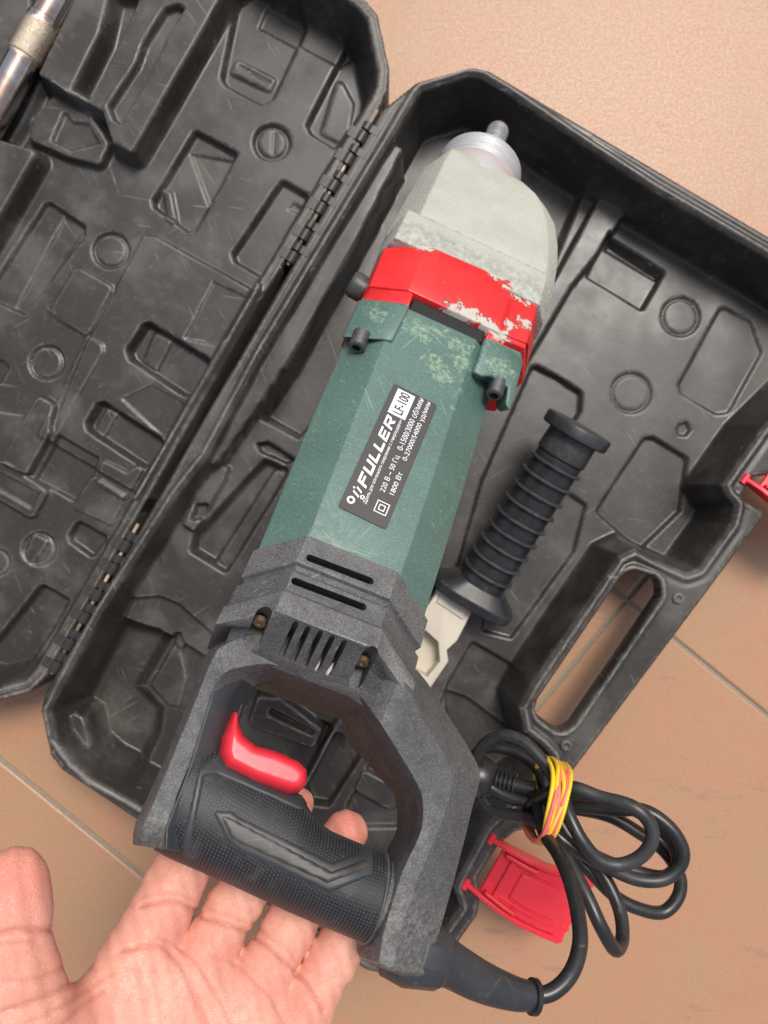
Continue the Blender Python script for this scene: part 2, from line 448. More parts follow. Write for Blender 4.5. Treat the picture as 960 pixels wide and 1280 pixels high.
def make_tube_metal():
    n = NT('scuffed_chrome_tube'); x, y, z = n.xyz()
    worn = n.math('MULTIPLY', n.ramp(n.math('ABSOLUTE', n.math('ADD', y, n.math('MULTIPLY', n.noise(.15, 4), 8))), 17, 13), n.ramp(n.noise(.5, 6, .8), .35, .6))
    c = n.mix(n.ramp(n.noise(.06, 4), .4, .7), (.56, .53, .50), (.42, .30, .24)); c = n.mix(worn, c, (.62, .50, .34))
    return n.done(c, n.math('ADD', n.math('MULTIPLY', worn, .3), .16), n.bump(n.math('MULTIPLY', worn, n.noise(1, 4)), .3), 1.0)
M['tube'] = make_tube_metal()
n = NT('rusty_pin'); M['rust'] = n.done(n.mix(n.noise(.4, 5, .7), (.30, .20, .13), (.52, .43, .34)), .5, n.bump(n.noise(1, 4), .15), .5)
n = NT('label_face'); M['label'] = n.done(n.mix(n.noise(.08, 4), (.042, .038, .036), (.058, .053, .050)), .55, n.bump(n.noise(.5, 3), .03))
n = NT('label_white'); M['white'] = n.done(n.mix(n.noise(.3, 4), (.72, .74, .75), (.85, .86, .87)), .45)
n = NT('label_ink'); M['ink'] = n.done((.03, .03, .032), .45)
n = NT('slot_shade_black'); M['slot_shade'] = n.done((.007, .007, .007), .7)  # near-black colour that stands in for shade inside the collar slot
n = NT('beige_cast'); M['beige'] = n.done(n.mix(n.noise(.06, 4), (.50, .44, .35), (.62, .57, .47)), .5, n.bump(n.noise(.8, 4), .12))
n = NT('yellow_rubber'); M['yellow'] = n.done(n.mix(n.noise(.4, 3), (.78, .50, .012), (.86, .60, .03)), .5)
n = NT('pink_rubber'); M['pink'] = n.done(n.mix(n.noise(.4, 3), (.72, .10, .10), (.80, .24, .16)), .5)
n = NT('rusty_screw'); M['rusty_screw'] = n.done(n.mix(n.noise(.6, 5), (.16, .10, .05), (.42, .33, .20)), .5, n.bump(n.noise(1, 4), .2), .7)
n = NT('pale_wire'); M['wire'] = n.done((.62, .62, .60), .4)
def make_skin():
    n = NT('skin'); big = n.noise(.035, 4, .6); fine = n.noise(.35, 5, .65)
    c = n.mix(n.ramp(big, .3, .7), (.79, .375, .275), (.85, .44, .33))
    c = n.mix(n.ramp(fine, .4, .68, 0, .35), c, (.64, .27, .20))
    c = n.mix(n.math('MULTIPLY', n.attr('flush'), .85), c, (.66, .21, .16))
    c = n.mix(n.math('MULTIPLY', n.attr('crease'), .5), c, (.45, .14, .09))
    lines = n.voro(.85, 'DISTANCE_TO_EDGE'); l2 = n.noise(1.0, 4, .6, n.map((.25, 1.6, .6), (0, 0, .5)))
    b = n.bump(n.ramp(lines, 0, .14), .12, 1); b = n.bump(l2, .07, 1, b); b = n.bump(n.noise(.25, 4), .20, 1, b)
    return n.done(c, n.ramp(fine, .3, .7, .42, .56), b, **{'Subsurface Weight': .22, 'Subsurface Scale': 1.6 * S, 'Subsurface Radius': (1, .35, .2)})
M['skin'] = make_skin()

# ------------------------------------------------------------------ floor of laid tiles
def build_floor():
    R = 1500
    fl = mesh_np('floor', [(-R, -R, -1.6), (R, -R, -1.6), (R, R, -1.6), (-R, R, -1.6)], [(0, 1, 2, 3)], M['grout'])
    tag(fl, 'terracotta tiled floor with narrow pale grout lines under the open tool case', None, None, 'structure')
    d = np.array([.774, -.633]); d /= np.linalg.norm(d); nn = np.array([d[1], -d[0]])
    TL, TW, g = 600.0, 432.5, 3.4
    for i in range(-3, 3):
        for j in range(-4, 4):
            a0 = 202.5 + i * TL + g / 2; a1 = a0 + TL - g; b0 = -70.9 + j * TW + g / 2; b1 = b0 + TW - g
            if j < 0: b0 -= 45 * (-j); b1 -= 45 * (-j - 1)
            hz = rng.uniform(-.12, .12)
            c = [d * a + nn * b for a, b in ((a0, b0), (a1, b0), (a1, b1), (a0, b1))]
            ii = [d * a + nn * b for a, b in ((a0 + 1.6, b0 + 1.6), (a1 - 1.6, b0 + 1.6), (a1 - 1.6, b1 - 1.6), (a0 + 1.6, b1 - 1.6))]
            v = [(p[0], p[1], -3) for p in c] + [(p[0], p[1], -.7 + hz) for p in c] + [(p[0], p[1], hz) for p in ii]
            f = [(k, (k + 1) % 4, 4 + (k + 1) % 4, 4 + k) for k in range(4)] + [(4 + k, 4 + (k + 1) % 4, 8 + (k + 1) % 4, 8 + k) for k in range(4)] + [(8, 9, 10, 11)]
            o = mesh_np('tile', v, f, M['tile'], fl, False); fix_normals(o)
build_floor()

# ------------------------------------------------------------------ open tool case
HZ = 65.0
CO = P(322, 395, HZ); CX = np.array([.8660, -.5]); CY = np.array([.5, .8660])
def cs(u, v, z=HZ):
    p = P(u, v, z)[:2] - CO[:2]; return (float(p @ CX), float(p @ CY))
def cpoly(pts, z=HZ): return np.array([cs(u, v, z) for u, v in pts])
def cw(x, y, z):  # case frame -> world units
    w = CO[:2] + CX * x + CY * y; return np.array([w[0], w[1], z])
def circ(u, v, r, z, n=20):
    c = np.array(cs(u, v, z)); r = r * (HC - z) / FPX
    return np.array([c + r * np.array([math.cos(t), math.sin(t)]) for t in np.linspace(0, 2 * math.pi, n, endpoint=False)])
MC = Matrix.Translation(Vector((CO[0] * S, CO[1] * S, 0))) @ Matrix(((CX[0], CY[0], 0, 0), (CX[1], CY[1], 0, 0), (0, 0, 1, 0), (0, 0, 0, 1)))
case = empty('tool_case', 'open black moulded plastic tool case with shaped recesses, its lid laid flat on the floor', 'tool case', MC)

BASE_OUT = cpoly([(502, 117), (522, 101), (589, 83), (611, 87), (960, 294), (1108, 380), (1122, 398), (1112, 426), (1000, 586), (978, 592), (940, 596), (927, 622), (948, 634), (962, 637),
                  (720, 960), (664, 1036), (642, 1042), (623, 1058), (598, 1098), (601, 1120), (597, 1145), (567, 1188), (545, 1207), (482, 1220), (458, 1214), (165, 1022), (76, 963), (62, 945), (50, 888), (56, 866), (330, 392), (478, 136)])
GRIP_HOLE = cpoly([(787, 712), (824, 722), (826, 745), (716, 906), (700, 917), (668, 893), (672, 875), (776, 722)])
CAV = cpoly([(519, 121), (527, 112), (584, 94), (602, 96), (634, 115), (730, 180), (814, 235), (960, 321), (1070, 388), (1076, 404), (1066, 424), (956, 532), (904, 606), (910, 620), (921, 631), (915, 655), (874, 712), (858, 718), (825, 703), (793, 687), (774, 696), (664, 858), (650, 884), (657, 915), (678, 931), (692, 946), (690, 966), (640, 1003), (608, 1032), (568, 1108), (577, 1134), (552, 1168), (528, 1186), (484, 1196), (464, 1191),
                (170, 1004), (113, 973), (92, 954), (69, 923), (62, 889), (78, 856), (125, 768), (222, 617), (258, 571), (326, 444), (446, 244), (486, 178)])

def base_height(X, Y):
    Z = np.full(X.shape, HZ)
    dout = -sdf_poly(X, Y, BASE_OUT, 6)
    dc = sdf_poly(X, Y, CAV, 5)
    # rounded outer edge and a narrow bead along the mouth
    Z -= 2.2 * (1 - sstep(dout / 2.6))
    Z += 2.0 * np.exp(-((dc - 3.2) / 2.0) ** 2) - .9 * np.exp(-((dc - 7.5) / 2.0) ** 2) * (dout > 4)
    dh = sdf_poly(X, Y, GRIP_HOLE, 9)
    Z += 2.0 * np.exp(-((dh - 2.6) / 1.9) ** 2)
    Z -= 2.0 * (1 - sstep(dh / 2.0))
    w = sstep(-dc / 11.0)
    fl = np.full(X.shape, 15.0)
    wall = Z * (1 - w) + 4.0 * w
    Z = Z * (1 - w) + fl * w
    f = lambda px, zp, z, w=4., r=4., add=False, raised=False: feat(Z, X, Y, cpoly(px, zp), z, w, r, add, raised)
    # far ledge
    f([(520, 131), (571, 117), (612, 136), (730, 213), (786, 240), (800, 215), (730, 160), (605, 80), (510, 100)], 46, 46, 4, 2, raised=True)
    # long pocket for the tool nose, rib beside it
    f([(527, 139), (572, 126), (612, 145), (738, 232), (690, 345), (640, 440), (560, 575), (498, 690), (420, 640), (372, 552), (312, 515), (361, 452), (452, 286)], 24, 5, 9, 6)
    f([(757, 236), (790, 248), (757, 302), (713, 357), (655, 455), (640, 440), (698, 345)], 24, 25, 4, 2, raised=True)
    # shelf along the hinge side, with the groove beside the rim
    f([(452, 252), (494, 180), (503, 186), (452, 285), (361, 449), (273, 575), (262, 582), (332, 455)], 57, 57, 4, 1.5, raised=True)
    f([(262, 586), (284, 582), (276, 604), (240, 664), (226, 655)], 45, 40, 4, 2, raised=True)
    f([(244, 628), (262, 628), (258, 650), (236, 652)], 40, 33, 3, 2)
    # raised floor under the body, left of the drill
    f([(316, 520), (373, 550), (420, 500), (560, 600), (520, 800), (250, 800), (165, 745), (235, 625), (270, 600)], 34, 33, 8, 5, raised=True)
    f([(330, 570), (366, 585), (352, 612), (285, 720), (236, 690), (240, 668)], 30, 22, 8, 5)
    f([(345, 586), (368, 598), (366, 640), (290, 770), (262, 770), (250, 735)], 30, 27, 3, 6, raised=True)
    f([(318, 553), (336, 551), (372, 574), (360, 582), (325, 566)], 30, 25, 3, 2)
    f([(165, 745), (200, 742), (226, 752), (280, 800), (262, 830), (216, 800), (150, 775)], 30, 29, 5, 4)
    # deep pocket by the near left corner
    f([(144, 772), (201, 783), (216, 797), (178, 862), (203, 888), (199, 922), (172, 978), (146, 972), (108, 940), (84, 880)], 28, 6, 17, 6)
    f([(219, 795), (232, 800), (226, 818), (233, 850), (222, 890), (206, 886), (182, 860)], 26, 17, 4, 4)
    f([(217, 790), (226, 790), (232, 806), (222, 815), (214, 806)], 28, 20, 2, 2)
    f([(86, 893), (100, 900), (110, 945), (133, 968), (124, 976), (92, 948), (80, 915)], 50, 44, 4, 2, raised=True)
    # floor between the handles, seen through the hand grip of the drill
    f([(330, 838), (355, 838), (436, 868), (420, 905), (360, 880)], 24, 27, 5, 3, raised=True)
    f([(324, 870), (350, 872), (402, 910), (392, 932), (312, 905)], 30, 35, 6, 3, raised=True)
    f([(338, 884), (396, 914), (392, 922), (332, 894)], 35, 29, 4, 2)
    f([(440, 870), (458, 880), (400, 990), (380, 985)], 34, 36, 7, 3, raised=True)
    f([(421, 905), (466, 929), (412, 1014), (385, 1010), (378, 985)], 20, 6, 6, 4)
    f([(474, 930), (510, 950), (520, 990), (500, 1040), (440, 1040), (430, 1010)], 20, 11, 5, 4)
    f([(455, 965), (505, 990), (490, 1015), (445, 990)], 20, 18, 3, 3, raised=True)
    # right hand floor: shallow pockets, discs and steps
    f([(757, 292), (800, 318), (834, 340), (804, 391), (730, 346)], 15, 9, 4, 3)
    f([(760, 300), (828, 345), (822, 352), (755, 312)], 12, 5, 3, 2)
    for (u, v, r) in ((851, 396, 26), (789, 491, 27)):
        f([tuple(p) for p in [(u + r * math.cos(t), v + r * math.sin(t)) for t in np.linspace(0, 6.283, 22, endpoint=False)]], 15, -2.4, 2.2, 0, True)
        f([tuple(p) for p in [(u + .74 * r * math.cos(t), v + .74 * r * math.sin(t)) for t in np.linspace(0, 6.283, 22, endpoint=False)]], 15, 1.4, 2, 0, True, True)
    f([(901, 380), (846, 480), (848, 492), (895, 520), (912, 518), (955, 440), (940, 400)], 15, -2.2, 3, 6, True)
    f([(848, 528), (860, 525), (866, 537), (858, 547), (846, 545), (844, 536)], 15, -3.0, 3, 1, True)
    f([(805, 545), (818, 545), (862, 572), (852, 640), (800, 690), (770, 664), (742, 640)], 15, -4.5, 3, 5, True)
    f([(665, 452), (700, 470), (730, 490), (728, 515), (700, 560), (640, 680), (590, 760), (560, 740), (600, 600)], 15, 9, 4, 6)
    f([(612, 735), (690, 600), (735, 630), (720, 690), (640, 800), (600, 790)], 15, 11.5, 3, 3)
    f([(590, 800), (632, 824), (668, 850), (600, 960), (540, 900), (560, 850)], 15, 9, 3, 3)
    f([(552, 858), (585, 870), (640, 910), (640, 1000), (590, 1010), (560, 960)], 12, 5, 6, 5)
    Z = np.maximum(Z, wall)
    Z += .25 * np.sin(X * .11 + Y * .05) * w
    return Z

V, F = sheet(BASE_OUT, [GRIP_HOLE], base_height, 1.3, 6, 9)
hx, hy = np.array(GRIP_HOLE).mean(0)
def base_low(x, y):
    d = math.hypot(x - hx, y - hy)
    return 50.0 if d < 74 or (x > hx - 40 and abs(y - hy) < 95) else 2.0
V0, F0 = V, F
V, F = boundary_skirt(V, F, base_low)
bs = mesh_np('base_tray', V, F, M['case'], case)
add_wear_glint(bs, np.vstack([V0, V[len(V0):]]), F0)
# small round bosses on the grip bar
for (u, v) in ((848, 748), (708, 932), (712, 925)):
    if v == 925: continue
    vv, ff = lathe((*cs(u, v, 66), HZ - 1), (0, 0, 1), [(0, 4.6), (2.4, 4.4), (3.4, 3.4), (3.5, 1.8), (2.6, 1.4), (2.6, .1)], 20)
    mesh_np('boss', vv, ff, M['case'], case)

LID_OUT = cpoly([(458, 0), (472, 17), (487, 86), (484, 112), (476, 131), (318, 388), (186, 620), (57, 846), (38, 865), (-30, 884), (-58, 876), (-540, 600), (-560, 575), (-550, 540), (-60, -290), (-40, -300), (-10, -290), (430, -22)])
LIDCAV = inset(LID_OUT, 7.0)
def lid_height(X, Y):
    Z = np.full(X.shape, HZ)
    dout = -sdf_poly(X, Y, LID_OUT, 6); dc = sdf_poly(X, Y, LIDCAV, 5)
    Z -= 1.8 * (1 - sstep(dout / 2.2)); Z -= 1.1 * np.exp(-((dc - 3.2) / .8) ** 2)
    w = sstep(-dc / 15.0); wall = Z * (1 - w) + 8.0 * w; Z = Z * (1 - w) + 24.0 * w
    f = lambda px, zp, z, w=4., r=4., add=False, raised=False: feat(Z, X, Y, cpoly(px, zp), z, w, r, add, raised)
    def disc(u, v, r, dz, inner=.70, ring=1.6):
        f([(u + r * math.cos(t), v + r * math.sin(t)) for t in np.linspace(0, 6.283, 22, endpoint=False)], 24, dz, 3.2, 0, True)
        f([(u + inner * r * math.cos(t), v + inner * r * math.sin(t)) for t in np.linspace(0, 6.283, 22, endpoint=False)], 22, ring, 2.4, 0, True, True)
    # right part
    f([(293, 2), (274, 98), (280, 108), (328, 134), (343, 126), (386, 34), (378, 8), (330, -22)], 24, -6.5, 5, 6, True)
    f([(297, 76), (343, 99), (337, 112), (290, 90)], 20, 2.6, 3, 2, True, True)
    f([(299, 79), (341, 101), (339, 106), (296, 84)], 20, -1.6, 2, 1, True)
    f([(320, 32), (420, 86), (470, 60), (440, 0), (345, -25)], 22, -1.8, 3, 2, True)
    f([(430, 58), (380, 156), (386, 168), (420, 190), (470, 120), (465, 60), (445, 48)], 24, -6, 5, 5, True)
    f([(424, 100), (404, 165), (432, 180), (440, 130)], 20, 1.6, 4, 2, True, True)
    disc(340, 178, 25, -4.5, .62, 2.2)
    f([(340, 162), (348, 165), (346, 196), (338, 196)], 20, -1.2, 3, 1, True)
    f([(243, 159), (300, 190), (246, 291), (234, 292), (190, 260), (188, 250)], 24, -7, 5, 4, True)
    f([(236, 190), (262, 262), (252, 285), (296, 200)], 18, -1.8, 1.8, 1, True)
    f([(206, 238), (214, 242), (222, 284), (212, 277)], 18, 2.6, 2, 1, True, True)
    f([(352, 221), (390, 243), (328, 350), (292, 329), (287, 317)], 24, -7, 5, 5, True)
    f([(366, 250), (386, 262), (376, 270), (358, 262)], 18, -1.2, 3, 1, True)
    disc(139, 313, 25, -3.6, .68, 2.0); disc(59, 453, 24, -3.4, .70, 2.0); disc(49, 686, 23, -3.4, .76, 1.4); disc(-4, 703, 19, -3, .7, 1); 
    f([(44, 668), (60, 676), (56, 684), (40, 704), (34, 694)], 22, 1.6, 2.2, 1, True, True)
    f([(55, 252), (62, 250), (109, 281), (108, 295), (32, 396), (-22, 372)], 24, -4.5, 4, 4, True)
    f([(80, 268), (108, 284), (32, 396), (17, 385)], 22, -1.7, 1.6, 1, True)
    # raised plates towards the hinge
    f([(181, 296), (196, 298), (336, 376), (300, 440), (190, 625), (95, 570), (64, 552), (110, 432)], 26, 3.4, 3, 3, True, True)
    f([(267, 350), (330, 380), (296, 440), (229, 424)], 27, -1.1, 1.6, 1, True)
    f([(94, 337), (101, 337), (141, 360), (109, 419), (63, 390)], 26, 2.8, 3, 4, True, True)
    f([(108, 419), (128, 432), (128, 440), (66, 552), (52, 544)], 28, 1.6, 2, 2, True, True)
    f([(46, 500), (52, 497), (66, 506), (62, 540), (33, 592), (3, 576)], 30, 7, 4, 3, True, True)
    f([(180, 400), (188, 401), (268, 449), (240, 499), (228, 496), (160, 451), (155, 437)], 27, -11, 6, 7, True)
    f([(196, 418), (214, 428), (196, 462), (182, 452)], 17, 2.2, 3, 1, True, True)
    f([(122, 499), (131, 500), (210, 550), (186, 588), (176, 585), (108, 540), (104, 529)], 27, -10, 6, 7, True)
    f([(136, 512), (146, 518), (130, 545), (120, 540)], 18, 2.0, 3, 1, True, True)
    f([(208, 552), (232, 505), (225, 498), (190, 478), (150, 498)], 27, -.9, 2, 1, True)
    f([(72, 541), (126, 572), (118, 590), (92, 628), (38, 600)], 28, -4.5, 3, 3, True)
    f([(110, 600), (120, 597), (156, 620), (140, 655), (92, 634)], 25, 1.6, 2.4, 2, True, True)
    f([(130, 577), (160, 592), (182, 580), (156, 624), (122, 603)], 27, 2.4, 2.4, 2, True, True)
    f([(5, 578), (58, 614), (42, 644), (34, 645), (-30, 606), (-20, 575)], 28, 4, 3, 3, True, True)
    f([(0, 588), (52, 616), (40, 638), (-20, 602)], 28, -2, 2, 2, True)
    f([(97, 648), (138, 671), (116, 700), (86, 678), (84, 669)], 24, -6, 4, 4, True)
    f([(48, 729), (56, 729), (92, 749), (62, 800), (20, 860), (-40, 840)], 24, -8, 7, 5, True)
    f([(-10, 448), (4, 448), (14, 458), (2, 480), (-10, 485)], 24, -3, 3, 3, True)
    # high blocks that grip the long tools, top left
    f([(256, 28), (164, 188), (142, 176), (130, 138), (50, 92), (50, 70), (130, -140), (300, -160), (330, -110)], 46, 46, 9, 2, raised=True)
    f([(205, 8), (222, 2), (232, 10), (210, 45), (206, 60), (152, 158), (140, 150), (133, 132), (168, 78), (178, 50)], 46, -7, 4, 2, True)
    f([(135, -20), (172, -20), (176, 0), (160, 40), (112, 128), (86, 112), (122, 40), (128, 15)], 46, -16, 12, 2, True)
    f([(70, 120), (80, 120), (116, 150), (136, 180), (125, 205), (86, 195), (40, 175), (42, 150)], 30, 8, 5, 4, True, True)
    f([(80, 135), (92, 150), (112, 152), (128, 180), (90, 190), (62, 176)], 32, -3, 3, 2, True)
    f([(60, -60), (100, 0), (30, 150), (-20, 230), (-60, 190), (-10, 60)], 40, 30, 12, 4)
    f([(-60, 130), (-10, 172), (42, 188), (-40, 330), (-120, 280)], 46, 44, 8, 3, raised=True)
    f([(-160, -20), (30, -150), (36, 20), (12, 58), (-30, 130), (-150, 80)], 46, 44, 6, 3, raised=True)
    # outside the frame the same language goes on
    for (u, v, a, b) in ((-120, 400, 60, 90), (-200, 520, 70, 60), (-300, 420, 60, 110), (-60, 560, 40, 60), (-380, 560, 60, 60), (-180, 300, 60, 50), (-100, 720, 50, 60)):
        f([(u - a * .3, v - b), (u + a, v - b * .4), (u + a * .3, v + b), (u - a, v + b * .4)], 24, -5, 5, 6, True)
    Z = np.maximum(Z, wall)
    Z += .25 * np.sin(X * .1 - Y * .06) * w
    return Z
V, F = sheet(LID_OUT, [], lid_height, 1.3, 6)
F0 = F
V, F = boundary_skirt(V, F, lambda x, y: 2.0)
lid = mesh_np('lid', V, F, M['case'], case)
add_wear_glint(lid, V, F0)

# hinge: knuckles threaded on two pins
def build_hinge():
    first = {}
    for (y0, y1) in ((cs(474, 138)[1], cs(362, 332)[1]), (cs(172, 655)[1], cs(62, 842)[1])):
        lo, hi = min(y0, y1), max(y0, y1)
        v, f = tube([(0, lo, 63.2), (0, hi, 63.2)], 1.5, 8); mesh_np('hinge_pin', v, f, M['rust'], case)
        y = lo + 2; k = 0
        while y < hi - 6:
            L = (9, 6.5)[k % 2]; side = (-1, 1)[k % 2]
            if k % 2 not in first:
                v, f = lathe((0, 0, 0), (0, 1, 0), [(0, 3.4), (.5, 4.1), (L - .5, 4.1), (L, 3.4)], 14)
                v2, f2 = box(side * 5.5, L / 2, .4, 9, L * .9, 3.6)
                o = mesh_np('hinge_knuckle', *merge((v, f), (v2, f2)), M['hinge'], case); smooth_by_angle(o); first[k % 2] = o
            else:
                o = first[k % 2].copy(); COL.objects.link(o); o.parent = case
            o.location = (0, y * S, 63.0 * S)
            y += L + (.8, 3.0, 1.0, 6.5)[k % 4]; k += 1
build_hinge()

# red latches hanging open from the front edge (frame: x out from the case, y along the edge, z up)
def build_latch(p0, ang, wid, length):
    c, s = math.cos(ang), math.sin(ang)
    def T(V): return [(p0[0] + c * x - s * y, p0[1] + s * x + c * y, p0[2] + z) for x, y, z in V]
    h = wid / 2
    T0 = T
    def T(V): return T0([(x, y * (1 + .32 * max(0, x) / length), z) for x, y, z in V])
    def add(name, vf, mat, parent, bw=.8):
        o = mesh_np(name, T(vf[0]), vf[1], mat, parent); fix_normals(o); bevel(o, bw, 2); smooth_by_angle(o, 40); return o
    def prof(x): t = x / length; return 9 * math.sin(math.pi * min(max(t, 0), 1)) - 9 * t * t
    xs = np.linspace(4, length, 12)
    def strip(y0, y1, zlo, zhi, x0=4, x1=None):
        X = np.linspace(x0, x1 or length, 12)
        return loft([[(x, y0, prof(x) + zlo), (x, y1, prof(x) + zlo), (x, y1, prof(x) + zhi), (x, y0, prof(x) + zhi)] for x in X])
    latch = add('latch', strip(-h + 4, h - 4, 0, 3), M['red_plastic'], case)
    for q in (-1, 1):
        pr = [(-9, 1), (-8, 5), (-3, 7), (6, 11), (length * .28, 14), (length * .5, 13), (length * .8, 4), (length + 3, -5), (length + 3, -13), (length * .8, -6), (length * .5, 2), (8, -1), (-4, -2)]
        v = [(x, q * h - 1.6 - q * 2, z) for x, z in pr] + [(x, q * h + 1.6 - q * 2, z) for x, z in pr]; n = len(pr)
        f = [tuple(range(n)), tuple(range(n, 2 * n))[::-1]] + [(i, (i + 1) % n, n + (i + 1) % n, n + i) for i in range(n)]
        add('latch_arm', (v, f), M['red_plastic'], latch, .7)
        vv, ff = lathe((-7, q * h - q * 2 - 4, 3.4), (0, 1, 0), [(0, 2.4), (8, 2.4)], 14); add('pivot_pin', (vv, ff), M['red_plastic'], latch, .4)
    for x in (12, length * .38):
        add('latch_rib', strip(-h + 5, h - 5, 2.8, 6.0 if x == 12 else 4.0, x, x + (4 if x == 12 else 1.6)), M['red_plastic'], latch, .6)
    for y in (-h * .55, h * .6):
        add('latch_rib', strip(y - .8, y + .8, 2.8, 4.4, 14, length * .92), M['red_plastic'], latch, .5)
    add('latch_panel', strip(-h * .42, h * .46, 2.6, 4.6, length * .30, length * .84), M['red_plastic'], latch, .9)
    for q in (-1, 1):
        add('latch_rib', strip(q * (h - 6) - 1.4, q * (h - 6) + 1.4, 2.6, 8.5, length * .08, length * .42), M['red_plastic'], latch, .9)
    for q in (-1, 1):
        add('latch_hook', merge(box(length - 4, q * (h - 7), -9, 3, 9, 10), box(length + 3, q * (h - 7), -11, 3, 9, 10), box(length, q * (h - 3.4), -10, 10, 2.4, 10), box(length, q * (h - 10.6), -10, 10, 2.4, 10)), M['red_plastic'], latch, .5)
    add('latch_lip', (loft([[(length - 3, y, prof(length) - 4), (length + 5, y, prof(length) - 9), (length + 5, y, prof(length) + 2), (length - 3, y, prof(length) + 4)] for y in (-h + 1, h - 1)])), M['red_plastic'], latch)
    return latch
pa = cw(0, 0, 0)
ledge = math.atan2(-(1110 - 1054) * 0 + .0, 1)
def latch_at(u1, v1, u2, v2, z, length):
    a = np.array(cs(u1, v1, z)); b = np.array(cs(u2, v2, z)); m = (a + b) / 2; d = b - a
    ang = math.atan2(d[1], d[0]) + math.pi / 2
    build_latch((m[0], m[1], z), ang, np.linalg.norm(d) + 4, length)
latch_at(624, 1052, 592, 1108, 62, 76)
latch_at(990, 536, 938, 606, 62, 76)

# ------------------------------------------------------------------ the diamond drill (frame: y along the axis to the nose, z up from the label face)
N0 = P(622, 165, 95); R0 = P(400, 780, 263)
EY = (N0 - R0) / np.linalg.norm(N0 - R0); EX = np.cross(EY, [0, 0, 1.]); EX /= np.linalg.norm(EX); EZ = np.cross(EX, EY)
ph = math.radians(8); EX, EZ = EX * math.cos(ph) - EZ * math.sin(ph), EZ * math.cos(ph) + EX * math.sin(ph)
MD = Matrix([[EX[i], EY[i], EZ[i], N0[i] * S] for i in range(3)] + [[0, 0, 0, 1]])
def D3(u, v, zl):
    d = np.array([(u - 480) / FPX, (640 - v) / FPX, -1.]); c = np.array([0, 0, HC])
    t = (zl - (c - N0) @ EZ) / (d @ EZ); p = c + t * d - N0
    return np.array([p @ EX, p @ EY, zl])
def D2(u, v, zl): return D3(u, v, zl)[:2]
def W2D(p): q = np.asarray(p) - N0; return np.array([q @ EX, q @ EY, q @ EZ])
def D2W(p): return N0 + EX * p[0] + EY * p[1] + EZ * p[2]
drill = empty('power_drill', 'green, red and pale grey drill with black D-handle, held over the open case', 'power drill', MD)
def part(name, vf, mat, parent=None, bw=0, seg=2, ang=30, sharp=38):
    o = mesh_np(name, vf[0], vf[1], mat, parent or drill); fix_normals(o)
    if bw: bevel(o, bw, seg, ang)
    if sharp: smooth_by_angle(o, sharp)
    return o

# --- spindle and its aluminium collar
prof = [(0, 7.2)]
for i in range(15): prof += [(1 + i * 2.7, 6.9), (2.1 + i * 2.7, 8.1), (2.7 + i * 2.7, 8.1)]
prof += [(43.5, 7.2), (45, 5.5)]
part('spindle', lathe((0, -41, 0), (0, 1, 0), prof, 36), M['steel'])
cp = [(0, 30), (20, 29.2)]
for i in range(9): cp += [(21 + i * 1.7, 28.9), (21.6 + i * 1.7, 28.5), (22.3 + i * 1.7, 28.5)]
cp += [(37, 28.4), (38.6, 26.8), (39, 14)]
part('spindle_collar', lathe((-2.5, -80, 0), (0, 1, 0), cp, 72), M['alu'], sharp=30)

# --- pale gear housing
def gsec(y, xl, xr, rl, rr, zt, zsl, zsr, zb=-30, dy=0.):
    return [(rl, y + dy, zt), (rr, y, zt), (xr - (xr - rr) * .25, y, zt - (zt - zsr) * .45), (xr, y, zsr), (xr - 1, y, -14), (rr * .6, y, zb), (rl * .7, y, zb), (xl, y, -14), (xl, y, zsl)]
g = [gsec(-68, -33, 29, -25, 19, 26.5, 8, 10, -27), gsec(-71, -36.5, 38, -26.5, 24, 28.5, 9, 13, -29), gsec(-78, -38, 49, -27.2, 32, 31, 10, 15, -31), gsec(-90, -39.5, 56, -28, 39, 33.5, 11, 17, -34),
     gsec(-108, -41, 60.5, -29, 45, 36.5, 12, 18, -37), gsec(-126, -42.2, 63, -29.5, 48.5, 39.5, 14, 18, -40), gsec(-143, -43.5, 63.6, -30, 50, 41.5, 16, 18, -42), gsec(-149, -44, 63.6, -30.4, 50.5, 42, 16, 18, -43)]
o = part('gear_housing', loft(g), M['pale'], bw=1.5, seg=3, ang=18, sharp=None)
band = [gsec(-149, -40, 60, -36, 50, 41.6, 24, 18, -43), gsec(-150.5, -42, 63.5, -37.5, 51, 43.0, 25, 18, -43.5), gsec(-165, -43.2, 63.2, -38.2, 51.3, 43.2, 27, 17, -43.8), gsec(-174, -43.4, 62.6, -38.4, 51.3, 42.8, 27, 17, -43.6)]
part('housing_flange', loft(band), M['pale'], bw=1.2, ang=22, sharp=None)

# --- red collar with its slot and corner lugs
def rsec(y, yl, yr, s=0.):
    return [(-40.5 - s, yl, 35 + s), (-21, y, 43.2 + s), (33, y + (yr - y) * .3, 43.2 + s), (36, yr, 41.0 + s), (50.5, yr, 41 + s), (62, yr, 15), (60.5, yr, -22), (26, y, -43), (-26, y, -43), (-42.5, yl, -24), (-43, yl, 14)]
red = [rsec(-169.5, -176, -164, .3), rsec(-172, -178.5, -166, .9), rsec(-190, -196, -188, .8), rsec(-206.5, -206.5, -206.5, .6)]
red[-1] = rsec(-205.0, -206.5, -206.5, .6)
redo = part('red_collar', loft(red), M['red_paint'], bw=1.2, ang=20, sharp=None)
def slab(pts_top, z0, dy, name, mat, bw=1.2, parent=None):
    """block whose top outline is given; its underside is shifted dy along the tool"""
    n = len(pts_top); v = [tuple(p) for p in pts_top] + [(p[0], p[1] + dy, z0) for p in pts_top]
    f = [tuple(range(n)), tuple(range(n, 2 * n))[::-1]] + [(i, (i + 1) % n, n + (i + 1) % n, n + i) for i in range(n)]
    return part(name, (v, f), mat, parent, bw, 2, 25, None)
